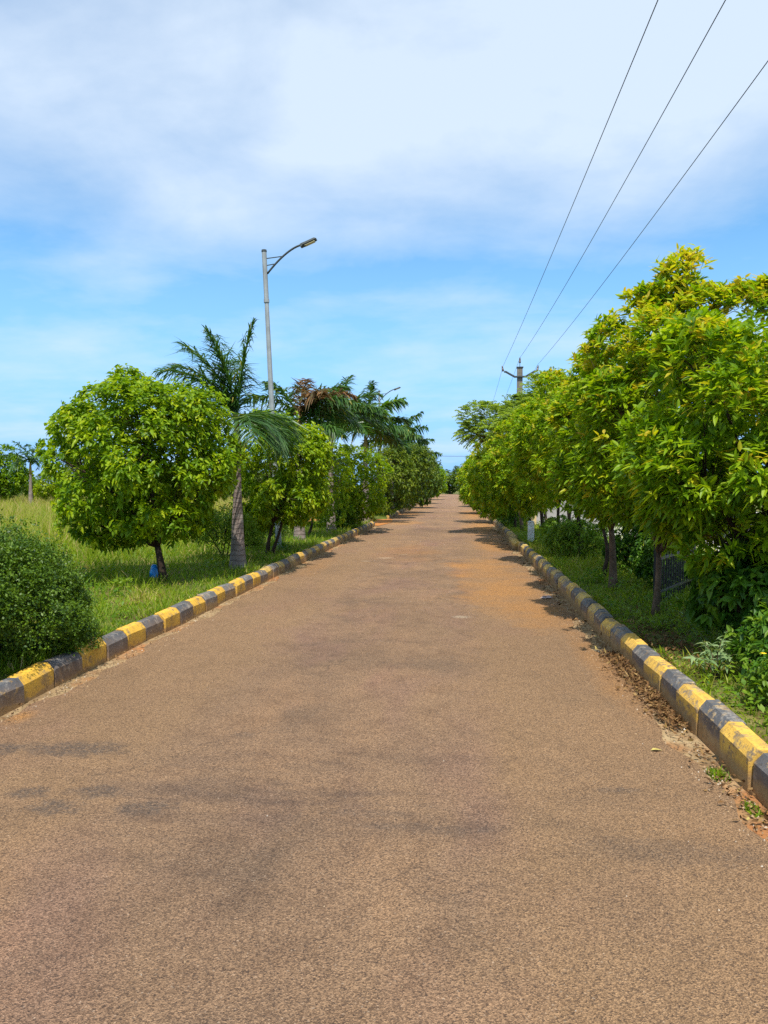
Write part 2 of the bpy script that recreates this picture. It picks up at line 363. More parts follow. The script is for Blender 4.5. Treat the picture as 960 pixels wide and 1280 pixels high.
class Geo:
    """collects pieces of ONE part"""
    def __init__(self):
        self.V, self.Q, self.T, self.tint, self.n = [], [], [], [], 0

    def add(self, V, Q=None, T=None, tint=None):
        V = np.asarray(V, dtype=np.float64)
        if Q is not None and len(Q):
            self.Q.append(np.asarray(Q) + self.n)
        if T is not None and len(T):
            self.T.append(np.asarray(T) + self.n)
        self.V.append(V)
        self.tint.append(np.full(len(V), 0.5) if tint is None else tint)
        self.n += len(V)

    def build(self, name, mat, parent=None, smooth=False):
        F = []
        if self.Q:
            F.append(np.concatenate(self.Q))
        if self.T:
            F.append(np.concatenate(self.T))
        return mesh_obj(name, np.concatenate(self.V), F, mat, parent, np.concatenate(self.tint), smooth)

    def tube(self, pts, rad, sides=8, cap=True):
        pts = np.asarray(pts, dtype=float)
        n = len(pts)
        rad = np.broadcast_to(np.asarray(rad, dtype=float), (n,))
        tan = np.gradient(pts, axis=0)
        tan /= np.linalg.norm(tan, axis=1)[:, None] + 1e-9
        ref = np.array([0.0, 1.0, 0.0]) if abs(tan[0][1]) < 0.9 else np.array([1.0, 0, 0])
        s = np.cross(tan, ref)
        s /= np.linalg.norm(s, axis=1)[:, None] + 1e-9
        u = np.cross(s, tan)
        ang = np.linspace(0, 2 * PI, sides, endpoint=False)
        ring = s[:, None, :] * np.cos(ang)[None, :, None] + u[:, None, :] * np.sin(ang)[None, :, None]
        V = (pts[:, None, :] + ring * rad[:, None, None]).reshape(-1, 3)
        i = np.arange(n - 1)[:, None] * sides
        j = np.arange(sides)[None, :]
        j2 = (j + 1) % sides
        Q = np.stack([i + j, i + j2, i + sides + j2, i + sides + j], -1).reshape(-1, 4)
        T = None
        if cap:
            V = np.vstack([V, pts[0], pts[-1]])
            a, b = n * sides, n * sides + 1
            jj = np.arange(sides)
            T = np.concatenate([np.stack([np.full(sides, a), (jj + 1) % sides, jj], -1),
                                np.stack([np.full(sides, b), (n - 1) * sides + jj, (n - 1) * sides + (jj + 1) % sides], -1)])
        self.add(V, Q, T)

    def box(self, c, s, rot=None, taper=1.0, bev=0.0):
        """box centred at c, full sizes s; optional bevel by an 8-corner ring profile"""
        x, y, z = s[0] / 2, s[1] / 2, s[2] / 2
        b = min(bev, x * .9, y * .9, z * .9)
        lv = [(-z, 1 - b / x if b else 1, 1 - b / y if b else 1), (-z + b, 1, 1), (z - b, taper, taper), (z, taper - b / x if b else taper, taper - b / y if b else taper)] if b else [(-z, 1, 1), (z, taper, taper)]
        V = []
        for (zz, fx, fy) in lv:
            V += [(-x * fx, -y * fy, zz), (x * fx, -y * fy, zz), (x * fx, y * fy, zz), (-x * fx, y * fy, zz)]
        V = np.array(V)
        Q = [(3, 2, 1, 0)]
        for k in range(len(lv) - 1):
            o = 4 * k
            for j in range(4):
                Q.append((o + j, o + (j + 1) % 4, o + 4 + (j + 1) % 4, o + 4 + j))
        o = 4 * (len(lv) - 1)
        Q.append((o, o + 1, o + 2, o + 3))
        if rot is not None:
            V = V @ np.array(rot.to_3x3()).T
        self.add(V + np.array(c), Q)

    def leaves(self, P, D, L, W, droop, tint, seg=3, roll=0.5, r=None):
        """many curved leaf blades: P base points, D axis directions, per-leaf length, width, droop"""
        r = r or rng
        N = len(P)
        if N == 0:
            return
        D = D / (np.linalg.norm(D, axis=1)[:, None] + 1e-9)
        up = np.tile([0, 0, 1.0], (N, 1)) + r.normal(0, roll, (N, 3))
        S = np.cross(D, up)
        S /= np.linalg.norm(S, axis=1)[:, None] + 1e-9
        L = np.broadcast_to(L, (N,))
        W = np.broadcast_to(W, (N,))
        droop = np.broadcast_to(droop, (N,))
        tint = np.broadcast_to(tint, (N,))

        def pt(t):
            q = P + D * (L * t)[:, None]
            q = q.copy()
            q[:, 2] -= droop * L * t * t
            return q
        base = np.arange(N)[:, None]
        if seg == 3:
            nrm = np.cross(S, D)
            a, b, c, d = pt(0.0), pt(0.30), pt(0.66), pt(1.0)
            V = np.stack([a, b - S * (W * .46)[:, None] + nrm * (W * .18)[:, None], b + S * (W * .46)[:, None] + nrm * (W * .18)[:, None],
                          c - S * (W * .36)[:, None] + nrm * (W * .1)[:, None], c + S * (W * .36)[:, None] + nrm * (W * .1)[:, None], d, b, c], 1).reshape(-1, 3)
            k = base * 8
            T = np.concatenate([k + [0, 1, 6], k + [0, 6, 2], k + [3, 5, 7], k + [7, 5, 4]])
            Q = np.concatenate([k + [1, 3, 7, 6], k + [6, 7, 4, 2]])
            self.add(V, Q, T, np.repeat(tint, 8))
        elif seg == 2:
            a, b, d = pt(0.0), pt(0.45), pt(1.0)
            V = np.stack([a, b - S * (W * .5)[:, None], d, b + S * (W * .5)[:, None]], 1).reshape(-1, 3)
            k = base * 4
            self.add(V, None, np.concatenate([k + [0, 1, 3], k + [1, 2, 3]]), np.repeat(tint, 4))
        else:  # strap (grass blade, palm leaflet)
            a, b, d = pt(0.0), pt(0.5), pt(1.0)
            hw = (W * .5)[:, None]
            V = np.stack([a - S * hw * .8, a + S * hw * .8, b - S * hw, b + S * hw, d], 1).reshape(-1, 3)
            k = base * 5
            self.add(V, k + [0, 1, 3, 2], k + [2, 3, 4], np.repeat(tint, 5))


def tag(o, label=None, cat=None, group=None, kind=None):
    if label:
        o['label'] = label
    if cat:
        o['category'] = cat
    if group:
        o['group'] = group
    if kind:
        o['kind'] = kind
    return o


def empty(name, loc, rot=(0, 0, 0)):
    o = bpy.data.objects.new(name, None)
    COL.objects.link(o)
    o.location = loc
    o.rotation_euler = rot
    o.empty_display_size = 0.2
    return o


def unit(r, n):
    v = r.normal(size=(n, 3))
    return v / np.linalg.norm(v, axis=1)[:, None]


def wob(x, y, s=1.0, ph=0.0):
    return (np.sin(x * 1.7 * s + ph) * np.cos(y * 1.3 * s - ph * 2) + 0.6 * np.sin(x * 3.9 * s - y * 2.7 * s + ph * 3) + 0.4 * np.sin(x * 7.1 * s + y * 6.3 * s + ph)) / 2.0


# ------------------------------------------------------------------ the setting
KL, KR = -3.17, 1.54          # road-side faces of the two kerbs
GAP = (29.2, 35.2)            # opening in the left kerb where a dirt track comes in


def ground_z(x, y):
    x = np.asarray(x, float)
    y = np.asarray(y, float)
    z = np.where((x > KL - 0.12) & (x < KR + 0.12), -0.06, 0.13 + 0.03 * wob(x, y, 0.8))
    side = np.clip((-x - 5.0) / 10.0, 0, 1)
    z = z + np.where(x < -5, side * (0.10 * wob(x, y, 0.12, 1.0) + 0.05), 0)
    trackm = (y > GAP[0]) & (y < GAP[1]) & (x < KL) & (x > -9)
    z = np.where(trackm, 0.0, z)
    return z


def ground():
    xs = np.concatenate([[-1500, -600, -250, -120, -70], np.arange(-45, -8, 1.5), np.arange(-8, KL - .3, .35), [KL - 0.13, KL - 0.11], [-1.0, 0.5], [KR + 0.11, KR + 0.13], np.arange(KR + .4, 9, .4), np.arange(9, 40, 2), [60, 120, 250, 600, 1500]])
    ys = np.concatenate([[-60, -30, -15], np.arange(-8, 40, .5), np.arange(40, 160, 3), [200, 300, 600, 1200, 2500]])
    Xg, Yg = np.meshgrid(xs, ys)
    Z = ground_z(Xg, Yg)
    V = np.stack([Xg, Yg, Z], -1).reshape(-1, 3)
    nx = len(xs)
    i = np.arange(len(ys) - 1)[:, None] * nx + np.arange(nx - 1)[None, :]
    Q = np.stack([i, i + 1, i + 1 + nx, i + nx], -1).reshape(-1, 4)
    o = mesh_obj('ground', V, [Q], 'earth_and_turf', smooth=True)
    tag(o, kind='structure')


ground()


def strip(name, x0f, x1f, y0, y1, step, zf, mat, nx=6):
    ys = np.arange(y0, y1 + step, step)
    V, Q = [], []
    for y in ys:
        a, b = x0f(y), x1f(y)
        for k in range(nx + 1):
            x = a + (b - a) * k / nx
            V.append((x, y, zf(x, y)))
    w = nx + 1
    for i in range(len(ys) - 1):
        for k in range(nx):
            Q.append((i * w + k, i * w + k + 1, i * w + w + k + 1, i * w + w + k))
    o = mesh_obj(name, V, [np.array(Q)], mat, smooth=True)
    return tag(o, kind='structure')


ROAD_END = 138.0
simple('worn_paving', (0.40, 0.38, 0.36), 0.9, 0.2, 0, 0.15, 3, .2)


def ledge(y):
    return -3.02 + 0.035 * math.sin(y * 2.3) + 0.03 * math.sin(y * 5.7 + 1) + 0.02 * math.sin(y * 13.1)


def redge(y):
    return 1.385 + 0.04 * math.sin(y * 1.9 + 2) + 0.035 * math.sin(y * 4.9) + 0.02 * math.sin(y * 11.7)


strip('gutter', lambda y: KL - 0.1, lambda y: KR + 0.1, -10, ROAD_END, 2.0, lambda x, y: -0.012, 'gutter_concrete', 2)
strip('road', ledge, redge, -10, ROAD_END, 0.06, lambda x, y: 0.004, 'asphalt', 2)
strip('side_lane', lambda y: 3.75 + .06 * math.sin(y * 1.7), lambda y: 7.3, 8.0, 26.0, 0.5, lambda x, y: 0.195, 'worn_paving', 4)
strip('dirt_track', lambda y: -16, lambda y: KL + 0.12 + 0.25 * math.sin((y - GAP[0]) / (GAP[1] - GAP[0]) * PI), GAP[0] + .05, GAP[1] - .05, 0.2,
      lambda x, y: 0.016 if x > -8.5 else 0.30, 'red_soil', 10)


def kerb(side):
    """one kerb: the nearer stones are parts of their own, the far run is one part"""
    root = empty('left_kerb' if side < 0 else 'right_kerb', (KL if side < 0 else KR, 4.0, 0))
    tag(root, 'low roadside kerb of yellow and black painted stones on the ' + ('grassy meadow side' if side < 0 else 'power line side'), None, None, 'structure')
    pitch = 0.445
    first = 5.17 - 0.89 * 7 if side < 0 else 4.02 - 0.89 * 5   # joints as the photograph shows them
    h0 = 0.195 if side < 0 else 0.218
    r = random.Random(5 + side)
    far = {}
    face = KL if side < 0 else KR
    for k in range(0, 310):
        y0 = first + k * pitch
        if y0 > ROAD_END - 1:
            break
        if side < 0 and GAP[0] - .3 < y0 < GAP[1]:
            continue
        ln = pitch - r.uniform(0.008, 0.020)
        h = h0 + r.uniform(-0.012, 0.012)
        dx = r.uniform(-0.014, 0.014)
        yaw = r.uniform(-0.03, 0.03)
        tilt = r.uniform(-0.03, 0.03)
        if side > 0 and 18.5 < y0 < 20.2:      # stones pushed out of line where the track used to cross
            dx -= 0.10
            yaw += 0.12
        # profile across the kerb (u = 0 at the road face, growing away from the road)
        c = r.uniform(0.056, 0.066)
        prof = [(0.0, -0.10), (0.004, h - c), (c * .85, h - 0.004), (0.124, h), (0.134, h - 0.010), (0.140, -0.10)]
        e = 0.006
        V = []
        for (v, ins) in ((0, e), (e, 0), (ln - e, 0), (ln, e)):
            for (u, z) in prof:
                uu = u + (ins if u < 0.09 else -ins)
                V.append((uu, v, z - (ins if z > 0 else 0)))
        V = np.array(V)
        V[:, 2] += (V[:, 1] - ln / 2) * tilt * (V[:, 2] > 0)
        V[:, 1] -= ln / 2
        nr = np.random.default_rng(1000 + k)
        V += nr.normal(0, 0.0014, V.shape)
        cs, sn = math.cos(yaw), math.sin(yaw)
        V[:, 0], V[:, 1] = V[:, 0] * cs - V[:, 1] * sn, V[:, 0] * sn + V[:, 1] * cs
        m = len(prof)
        if side < 0:
            V[:, 0] = -V[:, 0]
        Q = []
        for a in range(3):
            for b in range(m - 1):
                q = (a * m + b, a * m + b + 1, a * m + m + b + 1, a * m + m + b)
                Q.append(q if side < 0 else q[::-1])
        T = []
        for b in range(1, m - 1):
            T.append((0, b + 1, b) if side < 0 else (0, b, b + 1))
            T.append((3 * m, 3 * m + b, 3 * m + b + 1) if side < 0 else (3 * m, 3 * m + b + 1, 3 * m + b))
        yellow = k % 2 == 0
        worn = (y0 > 12 and r.random() < 0.6) or r.random() < 0.15
        if side < 0 and y0 < 8:
            worn = False
        matn = ('faded_yellow_kerb_paint' if worn else 'yellow_kerb_paint') if yellow else ('grey_kerb_paint' if worn else 'black_kerb_paint')
        if side < 0 and y0 < 14:
            matn = matn.replace('yellow_kerb', 'fresh_yellow_kerb').replace('black_kerb', 'fresh_black_kerb').replace('faded_fresh', 'faded')
        if side > 0 and 18.0 < y0 < 22.5:
            matn = 'faded_yellow_kerb_paint'
        V[:, 1] += y0 + ln / 2 - 4.0
        V[:, 0] += dx
        if y0 < 44.5:
            if y0 + pitch < (1.4 if side < 0 else 1.4):
                continue
            o = mesh_obj('kerb_stone', V, [np.array(Q), np.array(T)], matn, root)
            o['label'] = 'yellow painted kerb stone' if yellow else 'black painted kerb stone'
        else:
            far.setdefault(matn, Geo()).add(V, np.array(Q), np.array(T))
    # far run: one part with the paint coats as material slots
    names = list(far)
    g_all, midx = Geo(), []
    quads, tris, qm, tm = [], [], [], []
    V_all, off = [], 0
    for mi, nme in enumerate(names):
        g = far[nme]
        v = np.concatenate(g.V)
        q = np.concatenate(g.Q) + off
        t = np.concatenate(g.T) + off
        V_all.append(v)
        quads.append(q)
        tris.append(t)
        qm.append(np.full(len(q), mi))
        tm.append(np.full(len(t), mi))
        off += len(v)
    o = mesh_obj('kerb_stones_far_off', np.concatenate(V_all), [np.concatenate(quads), np.concatenate(tris)], names, root)
    o.data.polygons.foreach_set('material_index', np.concatenate([np.concatenate(qm), np.concatenate(tm)]).astype(np.int32))
    o['kind'] = 'stuff'


kerb(-1)
kerb(1)


# ------------------------------------------------------------------ trees
def branchy(g, r, base, fork, targets, r0, tips, trunk_sides=9, bend=0.06, stems=1):
    """a trunk to the fork, limbs to the targets, thin twigs to the tips"""
    base = np.array(base, float)
    fork = np.array(fork, float)
    n = 7
    t = np.linspace(0, 1, n)[:, None]
    for s in range(stems):
        off = np.array([0, 0, 0.0]) if s == 0 else np.array([r.uniform(.08, .14) * (1 if s % 2 else -1), r.uniform(-.05, .05), 0])
        f2 = fork + off * 2.2
        p = base + off + (f2 - base - off) * t + np.sin(t * PI) * r.normal(0, bend, 3)
        flare = 1 + 0.55 * np.exp(-t[:, 0] * 9)
        p[0, 2] -= 0.12
        g.tube(p, r0 * (1 - 0.3 * t[:, 0]) * flare * (1 if s == 0 else .8), trunk_sides)
    ends = []
    for tg in targets:
        tg = np.array(tg, float)
        m = 6
        tt = np.linspace(0, 1, m)[:, None]
        d = tg - fork
        mid = np.array([d[0] * .35, d[1] * .35, d[2] * .6])
        p = fork + 2 * tt * (1 - tt) * mid + tt * tt * d + np.sin(tt * PI) * r.normal(0, .04, 3)
        g.tube(p, r0 * 0.55 * (1 - 0.75 * tt[:, 0]), 6)
        ends.append(tg)
    if len(ends):
        ends = np.array(ends)
        for c in tips:
            k = np.argmin(((ends - c) ** 2).sum(1))
            a = ends[k] * .75 + fork * .25
            d = c - a
            m = a + d * .5 + np.array([0, 0, 0.06]) + r.normal(0, .03, 3)
            g.tube([a, m, c], [r0 * .13, r0 * .09, r0 * .04], 3, cap=False)


def tree(name, label, cat, group, base, crown, leaf, mat, bark='bark', ncl=700, per=9, trunk_r=0.05, fork_h=None,
         seed=1, seg=3, nsub=16, sub_r=0.42, whorl='whorl', tintm=(0.42, 0.2), extra=(), low=0.0, stems=1, twigs=160, young=0.0, lean=0.0, fill=0.12, jit=0.35, upb=.5, open_=(.05, .75)):
    """base (x, y); crown = (cx, cy, cz, rx, ry, rz); leaf = (length, width, droop)"""
    r = np.random.default_rng(seed)
    bx, by = base
    bz = float(ground_z(bx, by))
    root = empty(name, (bx, by, bz))
    tag(root, label, cat, group)
    o = np.array([bx, by, bz])
    C = np.array(crown[:3]) - o
    RR = np.array(crown[3:])
    # clumps that make up the crown
    k = np.arange(nsub)
    phi = k * 2.39996 + r.uniform(0, 6)
    zz = 1 - 2 * (k + .5) / nsub
    zz = np.clip(zz * 0.95 + low * -0.2, -1, 1)
    dirs = np.stack([np.sqrt(1 - zz ** 2) * np.cos(phi), np.sqrt(1 - zz ** 2) * np.sin(phi), zz], -1) + r.normal(0, .18, (nsub, 3))
    dirs /= np.linalg.norm(dirs, axis=1)[:, None]
    rad = r.uniform(.60, 1.40, nsub) * sub_r
    subs = C + dirs * RR * (1 - rad * r.uniform(.6, 1.1, nsub))[:, None]
    srad = rad[:, None] * RR * np.array([1.0, 1.0, .85])
    for (ex, ey, ez, er) in extra:
        subs = np.vstack([subs, np.array([ex, ey, ez]) - o])
        srad = np.vstack([srad, [er, er, er * .9]])
        dirs = np.vstack([dirs, [0, 0, 1]])
    w = (srad.prod(1)) ** (2 / 3)
    w /= w.sum()
    pick = r.choice(len(subs), ncl, p=w)
    nrm = unit(r, ncl) + dirs[pick] * .55 + np.array([0, 0, .22])
    nrm /= np.linalg.norm(nrm, axis=1)[:, None]
    P = subs[pick] + nrm * srad[pick] * (r.uniform(.74, 1.06, ncl) + (r.uniform(0, 1, ncl) < .04) * r.uniform(.1, .4, ncl))[:, None]
    # loose fill inside the crown
    nf = int(ncl * fill)
    Pf = C + unit(r, nf) * RR * (r.uniform(0, 1, nf) ** .5 * .75)[:, None]
    P = np.vstack([P, Pf])
    outw = (P - C) / RR
    outw /= np.linalg.norm(outw, axis=1)[:, None] + 1e-6
    A = np.vstack([nrm, unit(r, nf)]) * .6 + outw * .6 + np.array([0, 0, upb])
    A /= np.linalg.norm(A, axis=1)[:, None]
    ok = P[:, 2] > 0.18
    P, A = P[ok], A[ok]
    n = len(P)
    ct = np.clip(r.normal(tintm[0], tintm[1], n), 0, 1)
    if young:
        hf = np.clip((P[:, 2] - C[2]) / RR[2], 0, 1)
        flush = r.uniform(0, 1, n) < young * hf
        ct = np.where(flush, r.uniform(.8, 1.0, n), ct)
    LL, WW, DR = leaf
    g = Geo()
    Pr = np.repeat(P, per, 0)
    Ar = np.repeat(A, per, 0)
    N = len(Pr)
    if whorl == 'whorl':            # a rosette at the twig end, leaves hanging outward
        rd = np.cross(Ar, unit(r, N))
        rd /= np.linalg.norm(rd, axis=1)[:, None] + 1e-6
        D = Ar * r.uniform(open_[0], open_[1], N)[:, None] + rd
        Pr = Pr + unit(r, N) * (LL * jit * r.uniform(0, 1, N))[:, None]
        Pr = Pr - Ar * (r.uniform(0, .55, N) * LL)[:, None]
    elif whorl == 'spray':          # a twig with leaves along it (small leaves, dense)
        D = Ar * .5 + unit(r, N)
        Pr = Pr + unit(r, N) * (LL * r.uniform(.2, 1.8, N))[:, None]
    else:                            # feather: leaflets in two rows along an arching stalk
        s = np.tile(np.linspace(.1, 1, per), n)
        side = np.cross(Ar, np.array([0, 0, 1.0]))
        side /= np.linalg.norm(side, axis=1)[:, None] + 1e-6
        sgn = np.where(np.arange(N) % 2 == 0, 1.0, -1.0)
        stalk = LL * 3.4
        Pr = Pr + Ar * (s * stalk)[:, None]
        Pr[:, 2] -= s * s * stalk * .55
        D = side * sgn[:, None] + Ar * .5 + np.array([0, 0, -.25])
    tint = np.clip(np.repeat(ct, per) + r.normal(0, .10, N), 0, 1)
    L = LL * r.uniform(.65, 1.2, N)
    g.leaves(Pr, D, L, WW * r.uniform(.75, 1.2, N), DR * r.uniform(.4, 1.5, N), tint, seg, .45, r)
    g.build('crown', mat, root)
    t = Geo()
    fh = fork_h if fork_h is not None else max(0.35, C[2] - RR[2] * .75)
    fork = np.array([C[0] * .35 + lean, C[1] * .35, fh])
    tg = [s for s in subs if s[2] > fh * .9]
    r.shuffle(tg)
    tips = P[r.choice(n, min(twigs, n), replace=False)] if twigs else []
    branchy(t, r, (0, 0, 0), fork, tg[:9], trunk_r, tips, stems=stems)
    t.build('trunk', bark, root, smooth=True)
    return root


GL = 'small leafy trees along the left kerb'
GR = 'leafy trees along the right kerb'
RL = (0.088, 0.044, 0.25)


def ltree(label, x, d, cx, cz, rx, rz, seed, **kw):
    y = yd(x, d)
    kw.setdefault('ry', rx * 1.05)
    ry = kw.pop('ry')
    leaf = kw.pop('leaf', RL)
    mat = kw.pop('mat', 'round_leaf')
    return tree('leafy_tree', label, 'tree', GL, (x, y), (cx, yd(cx, d), cz, rx, ry, rz), leaf, mat, seed=seed, **kw)


ltree('big round bright green tree beside the blue plastic bag', -4.47, 11.4, -4.74, 1.93, 1.36, 1.42, 21, ncl=3200, per=10, jit=.8, trunk_r=.065, bark='dark_bark', nsub=40, sub_r=.27, fork_h=.55, tintm=(.50, .22), twigs=220, fill=.3, extra=((-4.95, yd(-4.95, 11.3), 3.10, .32), (-5.75, yd(-5.75, 11.3), 2.45, .36), (-6.05, yd(-6.05, 11.3), 2.05, .3), (-3.75, yd(-3.75, 11.2), 2.75, .34), (-5.6, yd(-5.6, 11.0), 1.0, .34), (-4.0, yd(-4.0, 10.8), 1.05, .34)))
ltree('narrow tree with two thin stems just behind the grey based palm', -4.04, 16.0, -3.68, 1.90, 1.05, 1.4, 22, ncl=2000, per=9, jit=.7, trunk_r=.045, bark='dark_bark', nsub=28, sub_r=.30, fork_h=.7, stems=2, tintm=(.58, .2), leaf=(.105, .048, .3))
ltree('small rounded tree standing between two grey palm stems', -4.3, 21.7, -3.92, 1.72, 1.05, 1.35, 23, ncl=1100, per=8, trunk_r=.045, bark='dark_bark', nsub=26, sub_r=.31, fork_h=.55, tintm=(.56, .2), low=.2)
ltree('broad bright tree, last one before the dirt track opening', -4.15, 25.6, -3.55, 1.65, 1.32, 1.5, 24, ncl=1400, per=7, trunk_r=.05, bark='dark_bark', nsub=20, tintm=(.60, .2), seg=2, leaf=(.13, .07, .25), fork_h=.4, low=.3)
ltree('dull olive tree right beyond the dirt track opening', -4.2, 36.2, -3.3, 2.05, 1.3, 1.95, 25, ncl=1300, per=7, seg=2, mat='deep_leaf', leaf=(.16, .07, .3), tintm=(.72, .2), trunk_r=.06, bark='dark_bark', low=.5, fork_h=.4)
ltree('tall olive tree overhanging the kerb, second beyond the dirt track', -4.1, 43.0, -2.9, 2.3, 1.55, 2.35, 26, ncl=1300, per=7, seg=2, mat='deep_leaf', leaf=(.19, .085, .3), tintm=(.70, .2), trunk_r=.06, bark='dark_bark', low=.5, fork_h=.4)
ltree('third dark tree beyond the dirt track, under the small far palms', -4.2, 53.0, -2.9, 2.3, 1.7, 2.4, 27, ncl=1000, per=7, seg=2, mat='deep_leaf', leaf=(.24, .11, .3), tintm=(.5, .2), trunk_r=.07, bark='dark_bark', low=.5, fork_h=.4, twigs=60)
ltree('fourth dark tree beyond the dirt track, half hidden by its neighbour', -4.2, 66.0, -3.0, 2.4, 1.8, 2.4, 28, ncl=800, per=7, seg=2, mat='deep_leaf', leaf=(.28, .13, .3), tintm=(.5, .2), trunk_r=.07, bark='dark_bark', low=.5, fork_h=.4, twigs=40)
ltree('small far green tree, second last on the left kerb', -4.2, 84.0, -3.2, 2.2, 2.0, 2.2, 29, ncl=600, per=6, seg=2, mat='round_leaf', leaf=(.34, .16, .3), trunk_r=.08, bark='dark_bark', low=.5, fork_h=.4, twigs=30)
ltree('last tiny tree of the left kerb row near the road end', -4.2, 106.0, -3.4, 2.2, 2.2, 2.2, 30, ncl=500, per=6, seg=2, mat='round_leaf', leaf=(.4, .2, .3), trunk_r=.08, bark='dark_bark', low=.5, fork_h=.4, twigs=30)


def rtree(label, x, d, cx, cz, rx, rz, seed, name='mango_tree', **kw):
    y = yd(x, d)
    ry = kw.pop('ry', rx * 1.05)
    leaf = kw.pop('leaf', (.165, .043, .5))
    mat = kw.pop('mat', 'mango_leaf')
    kw.setdefault('upb', .85)
    kw.setdefault('open_', (.3, 1.2))
    kw.setdefault('jit', .5)
    return tree(name, label, 'tree', GR, (x, y), (cx, yd(cx, kw.pop('cd', d)), cz, rx, ry, rz), leaf, mat, seed=seed, **kw)


ML_ = (.112, .037, .18)
rtree('big tree with drooping leaves cut by the right picture edge', 2.75, 6.6, 2.72, 2.05, 1.22, 1.32, 41, ncl=3000, per=9, trunk_r=.05, bark='dark_bark', nsub=34, sub_r=.28, fork_h=.6, tintm=(.50, .19), young=.4, twigs=260, fill=.15, leaf=ML_)
rtree('tallest bright tree with yellow young leaves at its pointed top', 2.25, 8.4, 2.35, 2.25, 1.08, 1.45, 42, ncl=3300, per=9, trunk_r=.04, bark='bark', nsub=36, sub_r=.27, fork_h=.7, tintm=(.53, .18), young=.65, twigs=260, leaf=ML_,
      extra=((2.36, yd(2.36, 8.3), 3.50, .42), (2.50, yd(2.50, 8.3), 3.98, .24), (2.38, yd(2.38, 8.2), 3.85, .24), (2.05, yd(2.05, 8.3), 3.58, .25), (2.70, yd(2.7, 8.2), 3.55, .28), (3.05, yd(3.05, 8.1), 3.40, .42), (3.3, yd(3.3, 8.0), 3.55, .3)))
rtree('slim tree on a pale straight stem beside a thin dark forked tree', 2.22, 10.5, 2.12, 2.15, .82, 1.2, 43, ncl=1600, per=9, trunk_r=.055, bark='bark', nsub=26, sub_r=.31, fork_h=.85, tintm=(.53, .18), young=.5, twigs=160, leaf=ML_)
rtree('thin dark forked tree beside the pale straight stem', 2.36, 12.0, 2.40, 2.55, .92, 1.3, 44, ncl=1550, per=9, trunk_r=.035, bark='dark_bark', nsub=26, sub_r=.31, fork_h=.75, tintm=(.53, .18), young=.4, twigs=200, leaf=ML_)
rtree('full tree with its bare stem rising from the low bushy weeds', 2.42, 14.5, 2.18, 2.45, 1.05, 1.42, 45, ncl=1800, per=9, trunk_r=.045, bark='dark_bark', nsub=28, sub_r=.30, fork_h=.95, tintm=(.57, .18), young=.35, leaf=(.115, .040, .2))
rtree('twin stemmed tree in front of the grey compound wall', 2.50, 17.6, 2.25, 2.40, 1.08, 1.38, 46, ncl=1600, per=8, trunk_r=.045, bark='dark_bark', nsub=26, sub_r=.31, fork_h=.95, stems=2, tintm=(.57, .18), leaf=(.12, .042, .2), young=.2)
rtree('tree with a forking dark stem left of the white stones', 2.36, 19.5, 1.98, 2.25, 1.05, 1.35, 47, ncl=1500, per=8, trunk_r=.06, bark='dark_bark', nsub=26, sub_r=.31, fork_h=.85, tintm=(.57, .18), leaf=(.125, .045, .2), young=.2)
rtree('tree with a single dark stem right behind the short concrete post', 2.16, 20.6, 1.72, 2.0, 1.02, 1.25, 48, ncl=1450, per=8, trunk_r=.05, bark='dark_bark', nsub=26, sub_r=.31, fork_h=.85, tintm=(.55, .18), leaf=(.125, .045, .2), young=.2)
rtree('bright tree leaning over the kerb under the feathery tree', 2.05, 26.0, 1.60, 1.95, 1.25, 1.5, 49, ncl=1700, per=8, seg=2, trunk_r=.05, bark='dark_bark', nsub=26, sub_r=.31, fork_h=.75, tintm=(.62, .18), leaf=(.135, .055, .2), young=.3, low=.3)
rtree('low bright tree overhanging the road, fourth last on the right', 2.1, 32.0, 1.60, 1.85, 1.4, 1.65, 50, ncl=1200, per=7, seg=2, trunk_r=.055, bark='dark_bark', nsub=26, sub_r=.31, fork_h=.5, tintm=(.52, .18), leaf=(.165, .07, .2), young=.3, low=.5)
rtree('green tree overhanging the far road, third last on the right', 2.1, 42.0, 1.75, 1.95, 1.6, 1.9, 51, ncl=1000, per=7, seg=2, trunk_r=.06, bark='dark_bark', nsub=16, fork_h=.5, tintm=(.53, .18), leaf=(.25, .1, .3), low=.5, twigs=60)
rtree('dull green tree far down the road, second last on the right', 2.2, 56.0, 2.0, 2.1, 1.7, 2.1, 52, ncl=800, per=7, seg=2, trunk_r=.07, bark='dark_bark', nsub=16, fork_h=.5, tintm=(.38, .18), leaf=(.3, .13, .3), low=.5, twigs=40)
rtree('dark tree at the far road end, last of the right row', 2.4, 92.0, 2.2, 2.7, 2.0, 2.7, 53, ncl=600, per=6, seg=2, trunk_r=.08, bark='dark_bark', nsub=14, fork_h=.5, mat='deep_leaf', leaf=(.4, .18, .3), low=.5, twigs=30)
rtree('pale feathery tree rising to the right of the power pole', 2.9, 18.6, 2.45, 3.65, .85, .85, 54, name='feathery_tree', ncl=800, per=20, seg=2, whorl='feather', mat='feather_leaf', leaf=(0.085, .032, .3), trunk_r=.05, nsub=14, fork_h=1.6, tintm=(.55, .2), fill=.1)
rtree('pale feathery tree leaning over the road left of the power pole', 2.15, 24.0, 1.20, 3.5, 1.0, .75, 55, name='feathery_tree', ncl=900, per=20, seg=2, whorl='feather', mat='feather_leaf', leaf=(0.10, .04, .3), trunk_r=.05, nsub=14, fork_h=1.5, tintm=(.5, .2), fill=.15,
      extra=((1.9, yd(1.9, 24), 3.7, .6),))
